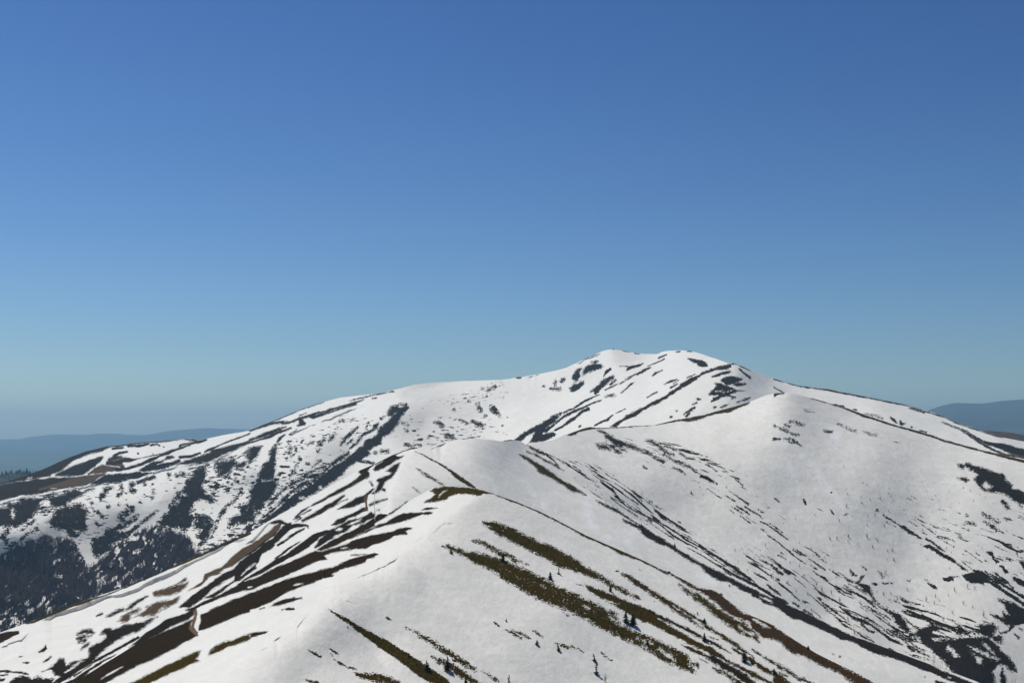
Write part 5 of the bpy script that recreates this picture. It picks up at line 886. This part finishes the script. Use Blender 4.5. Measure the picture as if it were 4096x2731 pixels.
# dark conifer hill far left
con_mat = simple_mat('distant_conifers', (.010, .016, .016), (.026, .036, .034), .02, .95)
CL = [(-500,1915),(0,1900),(30,1896),(50,1891),(80,1888),(110,1890),(130,1894),(200,1900),(500,1925)]
far_ridge('wooded_hill', CL, 3600, 3000, 2010, con_mat, -400, 420, n=120, rel=8, rs=120)
bm = bmesh.new(); rc = random.Random(9)
for i in range(620):
    u = rc.uniform(-300, 260); v0 = float(line(CL)(u)); t = rc.random()**2; v = v0+1+t*45; y = 3600-600*((v-v0)/(2010-v0))**1.1
    x, y_, z = [float(q) for q in unproj(u, v, y)]; h = rc.uniform(7, 14)
    for q in range(4):
        zz = z+h*(.12+.22*q); r = h*.2*(1-.22*q)
        n = 6; ring = [bm.verts.new((x+math.cos(6.283*j/n+q)*r*rc.uniform(.7, 1.2), y_+math.sin(6.283*j/n+q)*r, zz-h*.06)) for j in range(n)]; tp = bm.verts.new((x, y_, zz+h*.3))
        for j in range(n): bm.faces.new((ring[j], ring[(j+1) % n], tp))
o = new_obj('conifer_wood', bm, con_mat); tag(o, 'dark far conifer wood on the hill at the left edge', 'wood', kind='stuff')

# the hiker on the brown strip
def hiker():
    p = ground_at('A', 1298, 2303); o = empty('person', p)
    J = dict(pel=(0, 0, .95), ch=(.01, .02, 1.28), nk=(.01, .04, 1.48), hd=(.01, .06, 1.60), top=(.01, .05, 1.72),
             lh=(-.10, 0, .90), lk=(-.11, .10, .50), la=(-.11, .02, .09), lt=(-.12, .16, .04),
             rh=(.10, 0, .90), rk=(.12, -.02, .48), ra=(.12, -.22, .10), rt=(.13, -.10, .04),
             ls=(-.19, .02, 1.42), le=(-.25, -.06, 1.16), lw=(-.24, .08, .94), rs=(.21, .02, 1.42), re=(.27, .08, 1.17), rw=(.25, .26, 1.02))
    E = [('pel','ch'),('ch','nk'),('nk','hd'),('hd','top'),('pel','lh'),('lh','lk'),('lk','la'),('la','lt'),('pel','rh'),('rh','rk'),('rk','ra'),('ra','rt'),('ch','ls'),('ls','le'),('le','lw'),('ch','rs'),('rs','re'),('re','rw')]
    Rr = dict(pel=.15, ch=.17, nk=.06, hd=.10, top=.07, lh=.10, lk=.065, la=.05, lt=.04, rh=.10, rk=.065, ra=.05, rt=.04, ls=.07, le=.05, lw=.035, rs=.07, re=.05, rw=.035)
    ks = list(J); me = bpy.data.meshes.new('body'); me.from_pydata([J[q] for q in ks], [(ks.index(a), ks.index(b)) for a, b in E], []); me.update()
    b = bpy.data.objects.new('body', me); COL.objects.link(b); md = b.modifiers.new('s', 'SKIN')
    for q, sv in zip(ks, me.skin_vertices[0].data): sv.radius = (Rr[q], Rr[q]); sv.use_root = (q == 'pel')
    ss = b.modifiers.new('d', 'SUBSURF'); ss.levels = 2; ss.render_levels = 2
    me.materials.append(m_jacket); b.parent = o
    dg = bpy.context.evaluated_depsgraph_get(); ev = bpy.data.meshes.new_from_object(b.evaluated_get(dg)); b.modifiers.clear(); b.data = ev
    for m in (m_jacket, m_trouser, m_skin):
        if m.name not in [x.name for x in ev.materials]: ev.materials.append(m)
    ids = {m.name: i for i, m in enumerate(ev.materials)}
    for pl in ev.polygons:
        c = pl.center; pl.material_index = ids[m_trouser.name] if c.z < .90 and abs(c.x) < .23 else (ids[m_skin.name] if (c.z > 1.50 and c.y > .06) or (c.z < 1.06 and abs(c.x) > .2 and c.z > .85) else ids[m_jacket.name]); pl.use_smooth = True
    bm = bmesh.new(); bmesh.ops.create_uvsphere(bm, u_segments=12, v_segments=8, radius=.115); bmesh.ops.translate(bm, verts=bm.verts, vec=(.01, .03, 1.68))
    for v in bm.verts: v.co.z = max(v.co.z, 1.63)
    new_obj('hat', bm, m_trouser, o, True)
    bm = bmesh.new(); bmesh.ops.create_cube(bm, size=1)
    for v in bm.verts: v.co = Vector((v.co.x*.30*(1 if v.co.z < 0 else .8), -.22+v.co.y*.20, 1.24+v.co.z*.50))
    bmesh.ops.bevel(bm, geom=bm.edges[:], offset=.05, segments=2, affect='EDGES'); new_obj('rucksack', bm, m_pack, o, True)
    o.rotation_euler[2] = math.radians(-60)
    tag(o, 'lone hiker in dark jacket and trousers with a rucksack walking up the brown ridge path', 'person')
hiker()

# marker on the summit: stone heap, iron post, short cross arm
p = ground_at('D', 2454, 1400); o = empty('summit_post', p); r3 = random.Random(2)
bm = bmesh.new()
for q in range(26):
    a = r3.random()*6.28; f = r3.random(); s = r3.uniform(.18, .34); z = (1-f)*.9
    m = Matrix.Translation((math.cos(a)*f*.9, math.sin(a)*f*.9, z*.8-.1))@Matrix.Rotation(r3.random()*6, 4, Vector((r3.random(), r3.random(), 1)).normalized())@Matrix.Diagonal((s*1.3, s, s*.8, 1))
    bmesh.ops.create_icosphere(bm, subdivisions=1, radius=1, matrix=m)
new_obj('stone_heap', bm, m_stone, o)
bm = bmesh.new(); stick(bm, (0, 0, 0), (0, 0, 4.2), .42, .34, 8); new_obj('post', bm, m_iron, o)
bm = bmesh.new(); stick(bm, (-.8, -.02, 3.3), (.8, -.02, 3.3), .14, .14, 6); new_obj('cross_arm', bm, m_iron, o)
tag(o, 'small dark post in a stone heap on the highest snowy summit', 'summit marker')

# stones
def rock(k, u, v, wp, hp, label, seed, flat=1.):
    p = ground_at(k, u, v); s = p.length/F; r = random.Random(seed)
    bm = bmesh.new(); bmesh.ops.create_icosphere(bm, subdivisions=3, radius=1)
    for q in bm.verts:
        c = q.co.copy(); n = 1+.28*float(vnoise(c.x*1.7+seed, c.y*1.7, c.z*1.7))+.12*float(vnoise(c.x*4+seed, c.y*4, c.z*4))
        q.co = Vector((c.x*wp*s*.5*n, c.y*wp*s*.4*n, c.z*hp*s*n))
    o = new_obj('rock', bm, m_stone, None); o.location = p-Vector((0, 0, hp*s*.25)); tag(o, label, 'rock'); return o
rock('A', 2677, 2288, 10, 6, 'dark boulder on the crest line of the near ridge', 3)
rock('D', 2076, 1511, 20, 5, 'low dark outcrop breaking the snowy skyline left of the summit', 5)
rock('A', 2884, 2375, 14, 6, 'dark rock step at the end of the reddish brown hump on the near ridge', 8)
# ================================================================ light
w = bpy.data.worlds.new('World'); S.world = w; w.use_nodes = True; nt = w.node_tree
bg = nt.nodes['Background']; sk = nt.nodes.new('ShaderNodeTexSky'); sk.sky_type = 'NISHITA'; sk.sun_disc = False
sk.sun_elevation = math.radians(SUN_EL); sk.sun_rotation = math.radians(SUN_AZ); sk.altitude = 1600
sk.air_density = 1.0; sk.dust_density = 2.0; sk.ozone_density = 3.0
gm = nt.nodes.new('ShaderNodeGamma'); gm.inputs[1].default_value = 1.6
nt.links.new(sk.outputs[0], gm.inputs[0]); tn = nt.nodes.new('ShaderNodeMix'); tn.data_type = 'RGBA'; tn.blend_type = 'MULTIPLY'; tn.inputs[0].default_value = 1; tc = nt.nodes.new('ShaderNodeTexCoord'); sx = nt.nodes.new('ShaderNodeSeparateXYZ'); nt.links.new(tc.outputs['Generated'], sx.inputs[0])
mr = nt.nodes.new('ShaderNodeMapRange'); nt.links.new(sx.outputs[2], mr.inputs[0]); mr.inputs[1].default_value = .05; mr.inputs[2].default_value = .33
cm = nt.nodes.new('ShaderNodeMix'); cm.data_type = 'RGBA'; nt.links.new(mr.outputs[0], cm.inputs[0]); cm.inputs[6].default_value = (.52, .535, .52, 1); cm.inputs[7].default_value = (.35, .485, .555, 1)
m2 = nt.nodes.new('ShaderNodeMapRange'); nt.links.new(sx.outputs[2], m2.inputs[0]); m2.interpolation_type = 'SMOOTHSTEP'
for i_, q_ in enumerate((0., .08, 1.2, 1.)): m2.inputs[i_+1].default_value = q_
vm = nt.nodes.new('ShaderNodeVectorMath'); vm.operation = 'SCALE'; nt.links.new(cm.outputs[2], vm.inputs[0]); nt.links.new(m2.outputs[0], vm.inputs['Scale'])
nt.links.new(vm.outputs[0], tn.inputs[7])
nt.links.new(gm.outputs[0], tn.inputs[6]); nt.links.new(tn.outputs[2], bg.inputs[0]); bg.inputs[1].default_value = SKY_S
sd = bpy.data.lights.new('sun', 'SUN'); sd.energy = SUN_S; sd.angle = math.radians(.53); sd.color = (1, .955, .875)
so = bpy.data.objects.new('sun', sd); COL.objects.link(so)
az = math.radians(SUN_AZ); el = math.radians(SUN_EL)      # azimuth from +Y towards +X
d = Vector((math.sin(az)*math.cos(el), math.cos(az)*math.cos(el), math.sin(el)))
so.rotation_euler = d.to_track_quat('Z', 'Y').to_euler()
S.view_settings.view_transform = 'Standard'; S.view_settings.look = 'None'; S.view_settings.exposure = EXPO; S.view_settings.gamma = 1
S.render.engine = 'CYCLES'; S.cycles.volume_bounces = 0; S.cycles.max_bounces = 6
